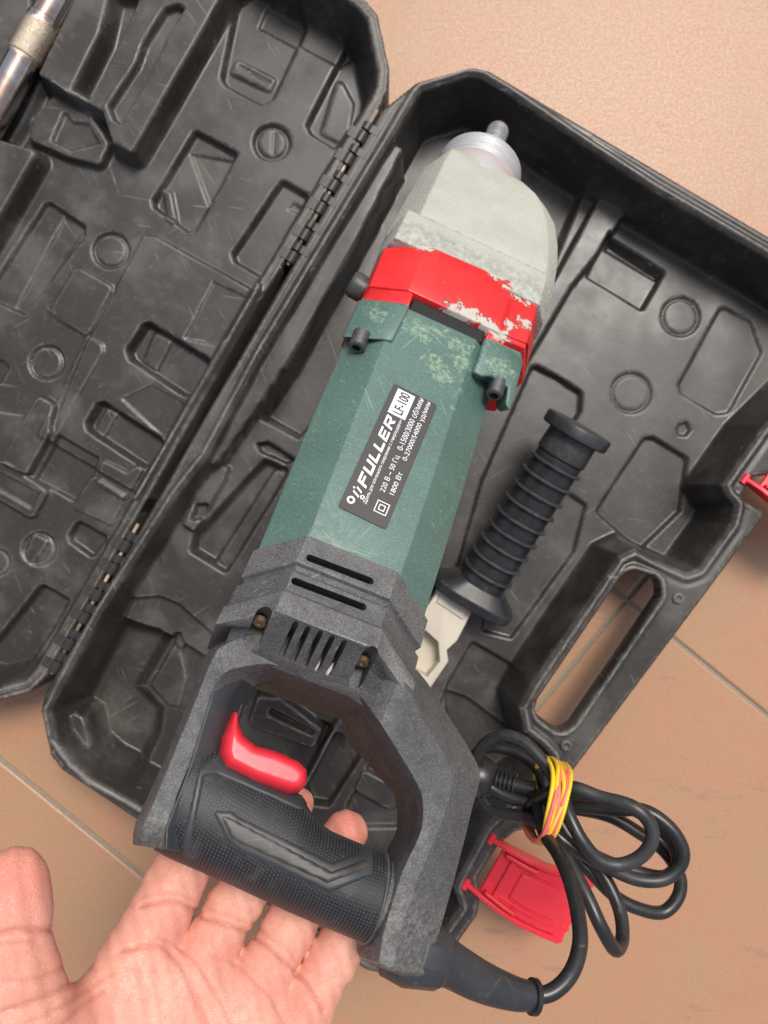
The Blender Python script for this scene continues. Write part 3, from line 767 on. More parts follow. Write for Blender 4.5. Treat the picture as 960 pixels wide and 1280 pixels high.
slab([(-43.5, -204, 14), (-41, -204, 35.2), (-21, -204, 43.6), (-17.5, -206, 43.6), (-17.5, -214.5, 43.4), (-41, -219.5, 35), (-43.2, -218, 14)], -20, 8, 'collar_lug', M['red_paint'], 1, redo)
slab([(27.5, -205, 43.0), (36, -203, 41.6), (50.8, -203, 41.4), (62.6, -198, 15), (61.5, -205, 15), (51, -211.0, 40.6), (36, -212, 41.6), (27.5, -212.5, 42.4)], -20, 8, 'collar_lug', M['red_paint'], 1, redo)

# --- green motor housing
def oct_(y, w=0., tz=42, xl=-41.5, xr=43, dy=0., tl=-23, tr=23):
    return [(tl - w * .4, y, tz + w), (tr + w * .4, y, tz + w), (xr + w, y + dy, 26 + w * .4), (xr + w, y + dy, -24), (25, y, -42 - w), (-25, y, -42 - w), (xl - w, y + dy, -24), (xl - w, y + dy, 26 + w * .4)]
gh = part('motor_housing', loft([oct_(-206, -9), oct_(-214.6, -9), oct_(-214.6, -.6), oct_(-215.4, .1), oct_(-245, 0), oct_(-300, .5), oct_(-340, .2), oct_(-363.5, -.2, dy=-9)]), M['green_paint'], bw=1.6, seg=3, ang=18, sharp=None)
def lug(x0, x1, zt0, zt1, y0, y1, side, screw):
    q = [(x0, y0, zt0), (x1, y0, zt1), (x1, y1, zt1), (x0, y1 + 6, zt0)]
    if side < 0: q = [(-43.6, -219.5, 34), (-41, -219.4, 38.5), (-21, -214.6, 44.2), (-17.0, -214.2, 44.0), (-19.0, -241, 43.8), (-24, -241.5, 43), (-41, -245, 38.5), (-44, -244.5, 34)]
    else: q = [(27, -212.8, 44), (31, -212.6, 44.4), (49, -211.2, 43.2), (53, -212, 37), (53.5, -236, 36), (52.5, -247, 38.5), (48.6, -245.5, 41.4), (47.2, -236.5, 42.6), (36.2, -235, 43.8), (31, -238, 44.0), (26.5, -237, 43.6)]
    slab(q, 22, 9, 'screw_lug', M['green_paint'], 1.3, gh)
lug(0, 0, 0, 0, 0, 0, -1, 0); lug(0, 0, 0, 0, 0, 0, 1, 0)
def capscrew(u, v, zl, r):
    p = D3(u, v, zl); y1 = p[1]
    pr = [(0, r), (9.2, r), (10, r - .8), (10, r * .52), (6.5, r * .5), (6.5, .05)]
    o = part('socket_screw', lathe((p[0], y1 + 5, zl), (0, -1, 0), pr, 28), M['dark_steel'])
capscrew(449, 426, 38, 4.6); capscrew(620, 486, 39.5, 4.7)
# near-black block painting in the shade of the slot; side knob
part('slot_shade_block', box(5, -210.2, 29, 43.5, 9.4, 23.2), M['slot_shade'], bw=1)
k1 = D3(450, 366, 10)
part('side_knob', lathe((k1[0] + 8, k1[1], 12), (-1, .08, .1), [(0, 6), (6, 6), (6.5, 7.6), (13, 7.9), (15.5, 6.6), (16, 3)], 32), M['handle_plastic'])

# --- black rear housing, stepped, slotted
def hsec(y, w, tz=42, k=10): return oct_(y, w, tz, -41.5, 43, -k, -23, 20)
def rend(y, tz, cz, w): return [(-25, y, tz), (21, y, tz), (37 + w, y - 1, cz), (37 + w, y - 1, -22), (25, y, -38 - w), (-25, y, -38 - w), (-39 - w, y - 1, -22), (-39 - w, y - 1, cz)]
rear = [hsec(-352, -2, 42, 10), hsec(-358.8, -.5, 42, 10), hsec(-358.8, 1.8), hsec(-372.6, 2.2), hsec(-373.6, .5), hsec(-376.2, .5), hsec(-377.4, 2.4), hsec(-386.5, 2.8), hsec(-387.8, 4.2, 42, 11), hsec(-397.5, 4.6, 42, 10),
        rend(-403.5, 37.5, 24, 0), rend(-411, 27, 19, 0), rend(-414.5, 21, 14, -1.5)]
ro = part('rear_housing', loft(rear), M['cast_black'], sharp=None)
cutters = []
for (y, xa, xb) in ((-368.6, -19, 10), (-381.4, -21.5, 10.5)):
    cutters.append(pill((xa, y), (xb, y + .6), 3.3, 10, 60))
va, vb = D3(372, 796, 33), D3(432, 822, 33)
for i in range(5):
    x = -14.6 + i * 5.6
    cutters.append(pill((x, -399.2), (x + .1, -409.4), 2.5, -15, 60))
for x in (-28.8, 20.2): cutters.append(pill((x, -399.5), (x + .4, -408.5), 6.6, 20, 60))
cut(ro, cutters); bevel(ro, .9, 2, 25)
for x in (-28.7, 20.3):
    part('housing_screw', lathe((x, -398.6, 30), (0, -1, .35), [(0, 2.9), (2.5, 2.9), (2.6, 1.2), (1.9, 1.1), (1.9, .1)], 20), M['rusty_screw'])
part('brush_wire', tube(spline([(9.5, -404, 24), (8.2, -408, 25), (7.8, -411, 22)]), .9, 8), M['wire'])
part('brush_wire', tube(spline([(4.0, -403, 20), (3.2, -407, 22), (2.6, -410, 19)]), .8, 8), M['wire'])

# --- D-handle frame: stations of (outer, outer ridge, inner ridge, inner) traced in the handle plane
ST = [((166, 1056), (178, 1058), (206, 1062), (236, 1066)),
      ((169, 1030), (180, 1032), (207, 1034), (240, 1036)),
      ((203, 955), (211, 957), (236, 958), (278, 968)),
      ((241, 862), (249, 864), (266, 862), (302, 884)),
      ((262, 812), (272, 812), (286, 838), (318, 858)),
      ((318, 790), (318, 792), (336, 830), (350, 848)),
      ((400, 800), (400, 802), (400, 848), (398, 864)),
      ((470, 815), (470, 818), (446, 866), (440, 886)),
      ((522, 838), (502, 846), (476, 905), (464, 922)),
      ((560, 893), (531, 902), (503, 948), (486, 960)),
      ((600, 962), (566, 966), (527, 992), (512, 1000)),
      ((590, 1013), (557, 1014), (527, 1036), (510, 1046)),
      ((570, 1092), (525, 1094), (503, 1090), (478, 1092)),
      ((551, 1160), (499, 1168), (480, 1164), (458, 1166)),
      ((532, 1218), (492, 1212), (474, 1204), (452, 1196)),
      ((505, 1222), (489, 1216), (474, 1210), (458, 1202))]
secs = []
for i, (a, b, c, d) in enumerate(ST):
    top = (17, 19, 19, 21, 26, 24, 20, 21, 33, 27, 21, 19, 19, 19, 19, 17)[i]; z_o = 8.0
    end = .7 if i in (0, len(ST) - 1) else 1.0
    A = D2(*a, z_o); B = D2(*b, top); C = D2(*c, top); Dd = D2(*d, 3 if i < 5 else 0)
    secs.append([(A[0], A[1], z_o * end), (B[0], B[1], top * end), (C[0], C[1], top * end), (Dd[0], Dd[1], 5), (Dd[0], Dd[1], -5), (C[0], C[1], -top * end), (B[0], B[1], -top * end), (A[0], A[1], -z_o * end)])
sa = np.array([[q for q in sc] for sc in secs], float); den = []
for k in range(len(sa) - 1):
    for t in np.linspace(0, 1, 4, endpoint=False):
        a_, b_, c_, d_ = sa[max(k - 1, 0)], sa[k], sa[k + 1], sa[min(k + 2, len(sa) - 1)]
        den.append(.35 * (b_ + (c_ - b_) * t) + .65 * .5 * (2 * b_ + (c_ - a_) * t + (2 * a_ - 5 * b_ + 4 * c_ - d_) * t * t + (3 * b_ - a_ - 3 * c_ + d_) * t ** 3))
den.append(sa[-1]); secs = [[tuple(p) for p in q] for q in den]
fr = part('handle_frame', loft(secs), M['cast_black'], bw=1.6, seg=3, ang=22, sharp=None)

# --- rubber grip between the struts
# smooth rubber lining on the inner slope of the left strut
ls = []
for i in range(0, 5):
    a, b, c, d = ST[i]; C_ = D3(*c, 19.6); D_ = D3(*d, 3); e = np.array([.5, 0, .9])
    ls.append([tuple(C_ + e * .7), tuple(C_ * .5 + D_ * .5 + e * 1.5 + np.array([0, 0, 1.5])), tuple(D_ + np.array([1.2, 0, 0])), tuple(D_ + np.array([0, 0, -8])), tuple(C_ - np.array([0, 0, 4]))])
part('strut_lining', loft(ls), M['rubber'], bw=1.0, seg=3, ang=15, sharp=None)
GX = [-40, -33, -26, -12, 2, 12, 18, 23, 28, 36, 48, 60, 72, 78]
GT = [-446, -447, -449, -452.5, -454.5, -456.5, -459, -463, -466.5, -468.5, -469.2, -469.5, -469, -468]
GB = [-497, -498.5, -499.5, -500.5, -501.5, -502.5, -503, -503.5, -504, -504.6, -505.3, -506, -507, -507]
def g_at(x):
    return np.interp(x, GX, GT), np.interp(x, GX, GB)
def g_z(x, y):
    t, b = g_at(x); c = (t + b) / 2; h = (t - b) / 2
    return 19.5 * np.power(np.clip(1 - np.abs((y - c) / h) ** 2.2, 0, 1), 1 / 2.2)
secs = []
for x in np.linspace(-33.5, 63.5, 60):
    t, b = g_at(x); c = (t + b) / 2; h = (t - b) / 2
    secs.append([(x, c + h * math.copysign(abs(math.cos(a)) ** (2 / 2.2), math.cos(a)), 19.5 * math.copysign(abs(math.sin(a)) ** (2 / 2.2), math.sin(a))) for a in np.linspace(-math.pi / 2, 1.5 * math.pi, 96, endpoint=False)])
grip = part('grip', loft(secs), M['knurl'], sharp=None)
at = grip.data.attributes.new('arc', 'FLOAT', 'POINT')
arc = []
for sct in secs:
    q = np.array(sct); dl = np.linalg.norm(np.diff(q, axis=0), axis=1); arc += list(np.concatenate([[0], np.cumsum(dl)]))
at.data.foreach_set('value', np.array(arc, np.float32))
def on_grip(name, px, off, mat, edge=2.0, r=1.5, parent=None, zl=18.5, res=.8):
    poly = [D2(u, v, zl) for u, v in px]
    def h(x, y):
        d = -sdf_poly(x, y, poly, r); return g_z(x, y) - .6 + (off + .6) * sstep(d / edge)
    V, F = sheet(poly, [], h, res, r)
    return mesh_np(name, V, F, mat, parent or grip)
pn = on_grip('grip_panel', [(262, 1012), (290, 1012), (300, 1020), (415, 1076), (468, 1057), (474, 1060), (468, 1094), (410, 1118), (296, 1064), (282, 1052)], .9, M['rubber'], 1.4)
on_grip('grip_inlay', [(272, 1018), (286, 1019), (414, 1087), (458, 1072), (464, 1080), (460, 1086), (408, 1106), (298, 1056), (286, 1048)], 1.7, M['case'], 1.0, 1.2, pn)
on_grip('smooth_collar', [(266, 944), (281, 936), (298, 962), (363, 990), (386, 992), (394, 1008), (374, 1014), (330, 995), (270, 970), (256, 972), (238, 1062), (224, 1060), (246, 962)], .8, M['rubber'], 1.2, 1.5, None, 14)
def ring_at(x, w):
    s = []
    for xx, e in ((x - w / 2, -.2), (x - w / 4, .9), (x + w / 4, .9), (x + w / 2, -.2)):
        t, b = g_at(xx); c = (t + b) / 2; h = (t - b) / 2 + e
        s.append([(xx - (0.06 * (yy_ := h * math.cos(a))), c + h * math.cos(a), (19.5 + e) * math.sin(a) if abs(math.sin(a)) > .99 else (19.5 + e) * math.copysign(abs(math.sin(a)) ** (2 / 2.2), math.sin(a))) for a in np.linspace(0, 2 * math.pi, 64, endpoint=False)])
    return loft(s)
nk = []
for x in (60, 66, 72, 78):
    t, b = g_at(x); c = (t + b) / 2; h = (t - b) / 2 - 2.2
    nk.append([(x, c + h * math.cos(a), 16.8 * math.sin(a)) for a in np.linspace(0, 2 * math.pi, 48, endpoint=False)])
part('grip_neck', loft(nk), M['cast_black'], sharp=None)
part('grip_rib', ring_at(62.6, 1.8), M['rubber'], grip, sharp=None)

# --- red trigger
tp = [D2(u, v, 12) for u, v in [(292, 887), (298, 890), (300, 908), (306, 920), (320, 931), (345, 938), (372, 950), (384, 962), (384, 980), (374, 992), (360, 994), (315, 979), (279, 961), (273, 944), (276, 922)]]
V, F = inflate(tp, 13.0, 5.0, .8, 1.5, 8.5)
part('trigger', (V, F), M['red_plastic'], sharp=None)

# --- label with its lettering
l0 = np.array([-15.3, -339.4]); la = np.array([4.5, 75.9]); Llen = np.linalg.norm(la); la /= Llen; lq = np.array([la[1], -la[0]])   # q runs across, away from the brand row
LT = 24.8; ZL = 42.55
def LP(p, q, dz=0.): w = l0 + la * p + lq * q; return (w[0], w[1], ZL + dz)
corner = []
for (cp_, cq, a0) in ((Llen - 1.6, 1.6, 90), (Llen - 1.6, LT - 1.6, 0), (1.6, LT - 1.6, -90), (1.6, 1.6, 180)):
    for t in np.linspace(a0, a0 - 90, 5): corner.append((cp_ + 1.6 * math.cos(math.radians(t)), cq - 1.6 * math.sin(math.radians(t))))
n_ = len(corner); lv = [LP(p, q, -1.2) for p, q in corner] + [LP(p, q, .25) for p, q in corner]
lf = [tuple(range(n_))[::-1], tuple(range(n_, 2 * n_))] + [(i, (i + 1) % n_, n_ + (i + 1) % n_, n_ + i) for i in range(n_)]
label = part('rating_label', (lv, lf), M['label'], bw=.12)
def ink(name, polys, mat, dz=.33):
    V, Fs = [], []
    for pl in polys:
        Fs.append(tuple(range(len(V), len(V) + len(pl)))); V += [LP(p, q, dz) for p, q in pl]
    o = mesh_np(name, V, Fs, mat, label, False); return o
def text(body, p0, p1, q0, q1, mat, dz=.33, bold=.0, shear=0.):
    cu = bpy.data.curves.new('lettering', 'FONT'); cu.body = body; cu.offset = bold; cu.shear = shear; cu.resolution_u = 3
    t = bpy.data.objects.new('lettering', cu); COL.objects.link(t); bpy.context.view_layer.update()
    dg = bpy.context.evaluated_depsgraph_get(); me = bpy.data.meshes.new_from_object(t.evaluated_get(dg), depsgraph=dg)
    bpy.data.objects.remove(t)
    co = np.array([v.co for v in me.vertices]); lo, hi = co.min(0), co.max(0)
    for v, c in zip(me.vertices, co):
        p = p0 + (c[0] - lo[0]) / (hi[0] - lo[0]) * (p1 - p0); q = q1 - (c[1] - lo[1]) / (hi[1] - lo[1]) * (q1 - q0)
        v.co = Vector(LP(p, q, dz)) * S
    me.materials.clear(); return link_mesh('lettering', me, mat, label, False)
ink('lettering_field', [[(58.8, 3.0), (74.3, 3.0), (74.3, 12.6), (58.8, 12.6)]], M['white'], .36)
text('LF-100', 60.2, 73.4, 5.0, 10.4, M['ink'], .62, .012)
def fuller():
    P_ = []; x = 0.0
    st = .24
    def bar(a, b, c, d): P_.append([(x + a, b), (x + c, b), (x + c, d), (x + a, d)])
    for ch in 'FULLER':
        w = 1.0
        if ch == 'F': bar(0, 0, st, 1); bar(st, 1 - st * .95, w, 1); bar(st, .40, w * .85, .40 + st * .9)
        if ch == 'U': bar(0, 0, st, 1); bar(w - st, 0, w, 1); bar(st, 0, w - st, st)
        if ch == 'L': bar(0, 0, st, 1); bar(st, 0, w * .9, st)
        if ch == 'E': bar(0, 0, st, 1); bar(st, 0, w * .95, st * .9); bar(st, .40, w * .85, .40 + st * .85); bar(st, 1 - st * .9, w * .95, 1)
        if ch == 'R':
            bar(0, 0, st, 1); bar(st, 1 - st * .9, w - .05, 1); bar(st, .36, w - .1, .36 + st * .85); bar(w - st, .45, w, .93)
            P_.append([(x + .42, .36), (x + .42 + st * 1.25, .36), (x + 1.02, 0), (x + 1.02 - st * 1.25, 0)])
        x += 1.2 if ch not in 'L' else 1.08
    W = x - .2; out = []
    for pl in P_: out.append([(14.6 + (a + .30 * b) / (W + .3) * 43.2, 8.5 - 5.2 * b) for a, b in pl])
    return out
ink('lettering', fuller(), M['white'])
def ringpoly(cp_, cq, r0, r1, n=20):
    out = []
    for i in range(n):
        t0, t1 = 2 * math.pi * i / n, 2 * math.pi * (i + 1) / n
        out.append([(cp_ + r * math.cos(t), cq + r * math.sin(t)) for r, t in ((r0, t0), (r1, t0), (r1, t1), (r0, t1))])
    return out
ink('emblem', ringpoly(6.0, 4.2, 1.0, 2.0) + ringpoly(9.8, 8.6, .55, 1.15) + [[(8.6, 7.0), (9.7, 7.0), (11.4, 3.4), (10.3, 3.4)], [(11.2, 7.4), (12.3, 7.4), (14.0, 4.4), (12.9, 4.4)]] + ringpoly(12.6, 3.2, 0.02, .55), M['white'])
text('Дрель для алмазного сверления с микроударом', 7.3, 58, 9.7, 11.9, M['white'], .45, .004)
text('220 В ~ 50 Гц', 17, 38.5, 14.6, 17.8, M['white'], .45, .0)
text('0-1500/3000 об/мин', 42, 75, 14.2, 17.4, M['white'], .45, .0)
text('1800 Вт', 17.8, 30.8, 19.4, 22.0, M['white'], .45, .0)
text('0-27000/54000 уд/мин', 37.8, 75, 18.8, 22.0, M['white'], .45, .0)
def sqr(c, q, h, w): return [[(c - h, q - h), (c + h, q - h), (c + h, q - h + w), (c - h, q - h + w)], [(c - h, q + h - w), (c + h, q + h - w), (c + h, q + h), (c - h, q + h)],
                             [(c - h, q - h + w), (c - h + w, q - h + w), (c - h + w, q + h - w), (c - h, q + h - w)], [(c + h - w, q - h + w), (c + h, q - h + w), (c + h, q + h - w), (c + h - w, q + h - w)]]
ink('symbol', sqr(9.2, 19.0, 3.2, .45) + sqr(9.2, 19.0, 1.6, .45), M['white'])

# --- cord: strain relief, lead and the tied bundle
def WP(u, v, z): return W2D(P(u, v, z))
rel = spline([D3(505, 1185, -4), D3(545, 1196, -4), WP(600, 1226, 292), WP(640, 1241, 286), WP(668, 1246, 283)], 8)
rr = np.interp(np.linspace(0, 1, len(rel)), [0, .3, .32, 1], [11.5, 10.4, 9.6, 6.0])
part('strain_relief', tube(rel, rr, 24), M['rubber'], sharp=None)
part('cord_boss', tube([D3(488, 1176, -4), D3(515, 1188, -4), D3(549, 1198, -4), D3(556, 1200, -4)], [14, 15, 13, 11], 10), M['rubber'], bw=.8)
rg = rel[-1] - rel[-3]
part('relief_ring', lathe(rel[-1] - rg * .2, rg, [(-1.5, 6.4), (-1.1, 7.8), (1.1, 7.8), (1.5, 6.4)], 28), M['cord'])
CR = 3.85
LOOPS = [
    [(660, 1245.5, 284), (690, 1240, 283), (714, 1216, 278), (725, 1180, 268), (722, 1140, 255), (712, 1100, 240), (698, 1068, 222), (680, 1040, 200), (672, 1005, 180), (664, 990, 165)],
    [(674, 1018, 180), (690, 1046, 200), (711, 1078, 214), (733, 1119, 226), (752, 1160, 232), (769, 1187, 226), (778, 1172, 214), (775, 1140, 203), (760, 1104, 195), (742, 1078, 190), (712, 1046, 182), (690, 1010, 176)],
    [(660, 1008, 172), (705, 984, 196), (752, 997, 206), (792, 1009, 214), (813, 1031, 216), (814, 1053, 216), (799, 1072, 214), (774, 1081, 212), (749, 1075, 212), (727, 1050, 211), (711, 1019, 206), (700, 990, 197), (688, 964, 188), (658, 930, 178), (627, 919, 170), (605, 931, 166), (597, 953, 162), (608, 978, 162), (630, 994, 166), (664, 1004, 172), (700, 1006, 178),
     (767, 1012, 190), (805, 1013, 196), (836, 1033, 200), (853, 1060, 202), (850, 1082, 202), (829, 1099, 202), (796, 1099, 202), (758, 1083, 202), (724, 1064, 202), (683, 1035, 196), (655, 1022, 178), (617, 1013, 164), (600, 994, 156)],
    [(640, 1000, 160), (690, 1000, 170), (752, 1000, 178), (800, 1016, 184), (836, 1048, 188), (846, 1078, 188), (830, 1096, 188), (790, 1088, 188), (748, 1072, 186), (716, 1050, 180), (690, 1020, 172), (674, 964, 160), (642, 941, 152), (612, 934, 148), (590, 946, 142)],
    [(664, 1016, 170), (705, 1010, 174), (758, 1019, 176), (799, 1041, 178), (830, 1064, 180), (849, 1094, 182), (848, 1120, 184), (829, 1140, 186), (799, 1136, 188), (767, 1119, 188), (730, 1082, 186), (700, 1056, 180), (676, 1032, 172), (650, 1000, 164)],
]
parts_ = []
for L in LOOPS:
    parts_.append(tube(spline([WP(*p) for p in L], 9), CR, 14))
part('cord', merge(*parts_), M['cord'], sharp=None)
g0, g1 = WP(668, 988, 166), WP(614, 974, 158); ga = g1 - g0; gl = np.linalg.norm(ga)
pr = [(0, 5.6)]
for i in range(5): pr += [(gl * .42 + i * 2.7, 5.4), (gl * .42 + i * 2.7 + .3, 7.6 + i * .1), (gl * .42 + i * 2.7 + 1.5, 7.6 + i * .1), (gl * .42 + i * 2.7 + 1.8, 5.6)]
pr += [(gl * .9, 7.5), (gl * 1.0, 11), (gl * 1.25, 13), (gl * 1.5, 13), (gl * 1.55, 11)]
part('mains_plug', lathe(g0, ga, pr, 24), M['cord'])
for q in (-1, 1):
    e = g0 + ga * 1.5 + q * 9 * np.cross(ga / gl, EZ); part('plug_pin', lathe(e, ga, [(0, 2.4), (18, 2.4), (19, 1.6)], 14), M['steel'])

# ------------------------------------------------------------------ rubber band round the cord bundle (world frame)
bc = P(682, 1000, 184)
band = empty('rubber_band', 'thin yellow and pink rubber bands twisted round the coiled black cord', 'rubber band', Matrix.Translation(Vector(bc * S)))
ba = P(695, 958, 184) - P(662, 1046, 184); bw_ = ba / np.linalg.norm(ba); bu = np.array([0, 0, 1.]); bn = np.cross(bw_, bu)
for i in range(9):
    off = (i - 4) * 1.4; a1 = rng.uniform(-.10, .10); hw = 22.5 + rng.uniform(-.8, .8); hh = 25 + rng.uniform(-.8, 1.0)
    pts = []
    for t in np.linspace(0, 2 * math.pi, 49)[:-1]:
        c, s = math.cos(t), math.sin(t); c = math.copysign(abs(c) ** .85, c); s = math.copysign(abs(s) ** .85, s)
        pts.append(bw_ * c * hw + bu * s * hh + bn * (off * (.62 + .38 * math.cos(t)) + a1 * hw * c + .9 * math.sin(3 * t + i)))
    pts = np.array(pts); pts = np.vstack([pts, pts[:2]])
    o = mesh_np('strand', *tube(pts, 1.35, 8, False), M['yellow'] if i % 2 == 0 else M['pink'], band)
    o['label'] = 'yellow strand' if i % 2 == 0 else 'pink strand'

# ------------------------------------------------------------------ ribbed side handle lying in the case
h0 = P(590, 748, 34); h1 = P(724, 534, 76); ha = h1 - h0; hl = np.linalg.norm(ha); hx_, hy_, ha = frame_of(ha)
MH = Matrix([[hx_[i], hy_[i], ha[i], h0[i] * S] for i in range(3)] + [[0, 0, 0, 1]])
sh = empty('side_handle', 'black ribbed auxiliary side handle with flat guard and round end cap lying in the case', 'side handle', MH)
core = [(6, 20), (14, 18.5), (22, 18.2), (hl * .83, 18.0), (hl * .84, 19.4), (hl * .95, 19)]
part('handle_core', lathe((0, 0, 0), (0, 0, 1), core, 48), M['handle_plastic'], sh)
for i in range(9):
    d = 24 + i * (hl * .83 - 24) / 8.6
    part('grip_ring', lathe((0, 0, d), (0, 0, 1), [(0, 17), (.2, 20.4), (.8, 21.0), (2.0, 21.0), (2.6, 20.4), (2.8, 17)], 56), M['handle_plastic'], sh)
cv = []
for z, r in ((hl * .945, 18), (hl * .95, 24.4), (hl * .955, 25.2), (hl * 1.0, 25.4), (hl * 1.01, 24.6)):
    cv.append([(r * math.cos(t) * (1 + .03 * abs(math.cos(3 * t))), r * math.sin(t) * (1 + .03 * abs(math.sin(3 * t))), z) for t in np.linspace(0, 2 * math.pi, 48, endpoint=False)])
part('end_cap', loft(cv), M['handle_plastic'], sh, .5)
gv = []
for z, wx, wy in ((-4, 27, 19), (-2, 33, 23), (5, 34, 24), (10, 27, 21), (16, 19.5, 18)):
    gv.append([(wx * math.copysign(abs(math.cos(t)) ** .6, math.cos(t)), wy * math.copysign(abs(math.sin(t)) ** .6, math.sin(t)), z) for t in np.linspace(0, 2 * math.pi, 40, endpoint=False)])
part('guard', loft(gv), M['handle_plastic'], sh, .8, 2, 30)
part('threaded_stud', lathe((0, 0, -22), (0, 0, 1), [(0, 4.6), (1, 5.4)] + [q for i in range(8) for q in ((2 + i * 2.2, 4.7), (3.1 + i * 2.2, 5.6))] + [(20, 5)], 20), M['steel'], sh)

# ------------------------------------------------------------------ beige cast bracket
bp = [P(u, v, 40)[:2] for u, v in [(552, 732), (562, 733), (592, 759), (571, 800), (558, 812), (560, 826), (537, 860), (500, 836), (505, 800)]]
b0 = np.mean(bp, 0); bp = [p - b0 for p in bp]
br = empty('cast_bracket', 'small beige cast bracket in the case beside the guard of the side handle', 'bracket', Matrix.Translation(Vector((b0[0] * S, b0[1] * S, 0))))
pk = [P(u, v, 40)[:2] - b0 for u, v in [(515, 785), (533, 788), (548, 802), (550, 826), (534, 846), (505, 828)]]
bo = part('bracket_body', prism(bp, 16, 42), M['beige'], br, sharp=None)
cut(bo, [prism(pk, 26, 60)]); bevel(bo, 1.6, 3, 25)
slabv = prism([P(u, v, 40)[:2] - b0 for u, v in [(552, 740), (560, 738), (586, 760), (578, 774), (545, 752)]], 42, 43.6)
part('bracket_step', slabv, M['beige'], br, 1.0)

# ------------------------------------------------------------------ chrome tube in the lid
t0, t1 = P(-8, 132, 46), P(66, -4, 46); ta = t1 - t0; tlen = np.linalg.norm(ta); tx, ty, ta = frame_of(ta)
tm = P(44, 48, 46)
MT = Matrix([[ty[i], ta[i], -tx[i] if False else tx[i] * 1.0, tm[i] * S] for i in range(3)] + [[0, 0, 0, 1]])
MT = Matrix([[np.cross(ta, [0, 0, 1])[i] / np.linalg.norm(np.cross(ta, [0, 0, 1])), ta[i], np.cross(np.cross(ta, [0, 0, 1]), ta)[i] / np.linalg.norm(np.cross(ta, [0, 0, 1])), tm[i] * S] for i in range(3)] + [[0, 0, 0, 1]])
v_, f_ = lathe((0, -130, 0), (0, 1, 0), [(0, 8), (0, 11), (1, 12.2), (113, 12.2), (113.8, 13.0), (146, 13.0), (146.8, 12.2), (330, 12.2), (331, 11), (331, 8)], 48)
tb = mesh_np('metal_tube', v_, f_, M['tube']); fix_normals(tb); smooth_by_angle(tb, 40); tb.matrix_world = MT
tag(tb, 'shiny metal tube with a worn brassy band lying in the open lid', 'metal tube')

# ------------------------------------------------------------------ the hand: one continuous skin, built as a blended distance field in the drill frame
def surface_nets(Fd, org, h):
    s = Fd < 0; nx, ny, nz = Fd.shape
    c = np.zeros((nx - 1, ny - 1, nz - 1), int)
    for i in (0, 1):
        for j in (0, 1):
            for k in (0, 1): c += s[i:nx - 1 + i, j:ny - 1 + j, k:nz - 1 + k]
    act = (c > 0) & (c < 8); I = np.argwhere(act); idx = -np.ones(act.shape, int); idx[act] = np.arange(len(I))
    acc = np.zeros((len(I), 3)); cnt = np.zeros(len(I))
    cor = [(0, 0, 0), (1, 0, 0), (0, 1, 0), (1, 1, 0), (0, 0, 1), (1, 0, 1), (0, 1, 1), (1, 1, 1)]
    for a in range(8):
        for b in range(a + 1, 8):
            if sum(abs(np.array(cor[a]) - np.array(cor[b]))) != 1: continue
            fa = Fd[tuple((I + cor[a]).T)]; fb = Fd[tuple((I + cor[b]).T)]
            m = (fa < 0) != (fb < 0); t = np.where(m, fa / np.where(m, fa - fb, 1), 0)
            p = np.array(cor[a]) + t[:, None] * (np.array(cor[b]) - np.array(cor[a]))
            acc[m] += p[m]; cnt[m] += 1
    V = org + h * (I + acc / cnt[:, None]); Q = []
    for ax in range(3):
        a, b = [q for q in range(3) if q != ax]
        sl0 = [slice(1, -1)] * 3; sl0[ax] = slice(0, -1); sl1 = list(sl0); sl1[ax] = slice(1, None)
        ch = s[tuple(sl0)] != s[tuple(sl1)]; J = np.argwhere(ch); off = np.ones(3, int); off[ax] = 0; J = J + off
        fl = s[tuple(J.T)]; ea = np.zeros(3, int); ea[a] = 1; eb = np.zeros(3, int); eb[b] = 1
        q = np.stack([idx[tuple((J - ea - eb).T)], idx[tuple((J - eb).T)], idx[tuple(J.T)], idx[tuple((J - ea).T)]], 1)
        if ax == 1: fl = ~fl
        q = np.where(fl[:, None], q, q[:, ::-1]); Q.append(q)
    return V, np.vstack(Q)

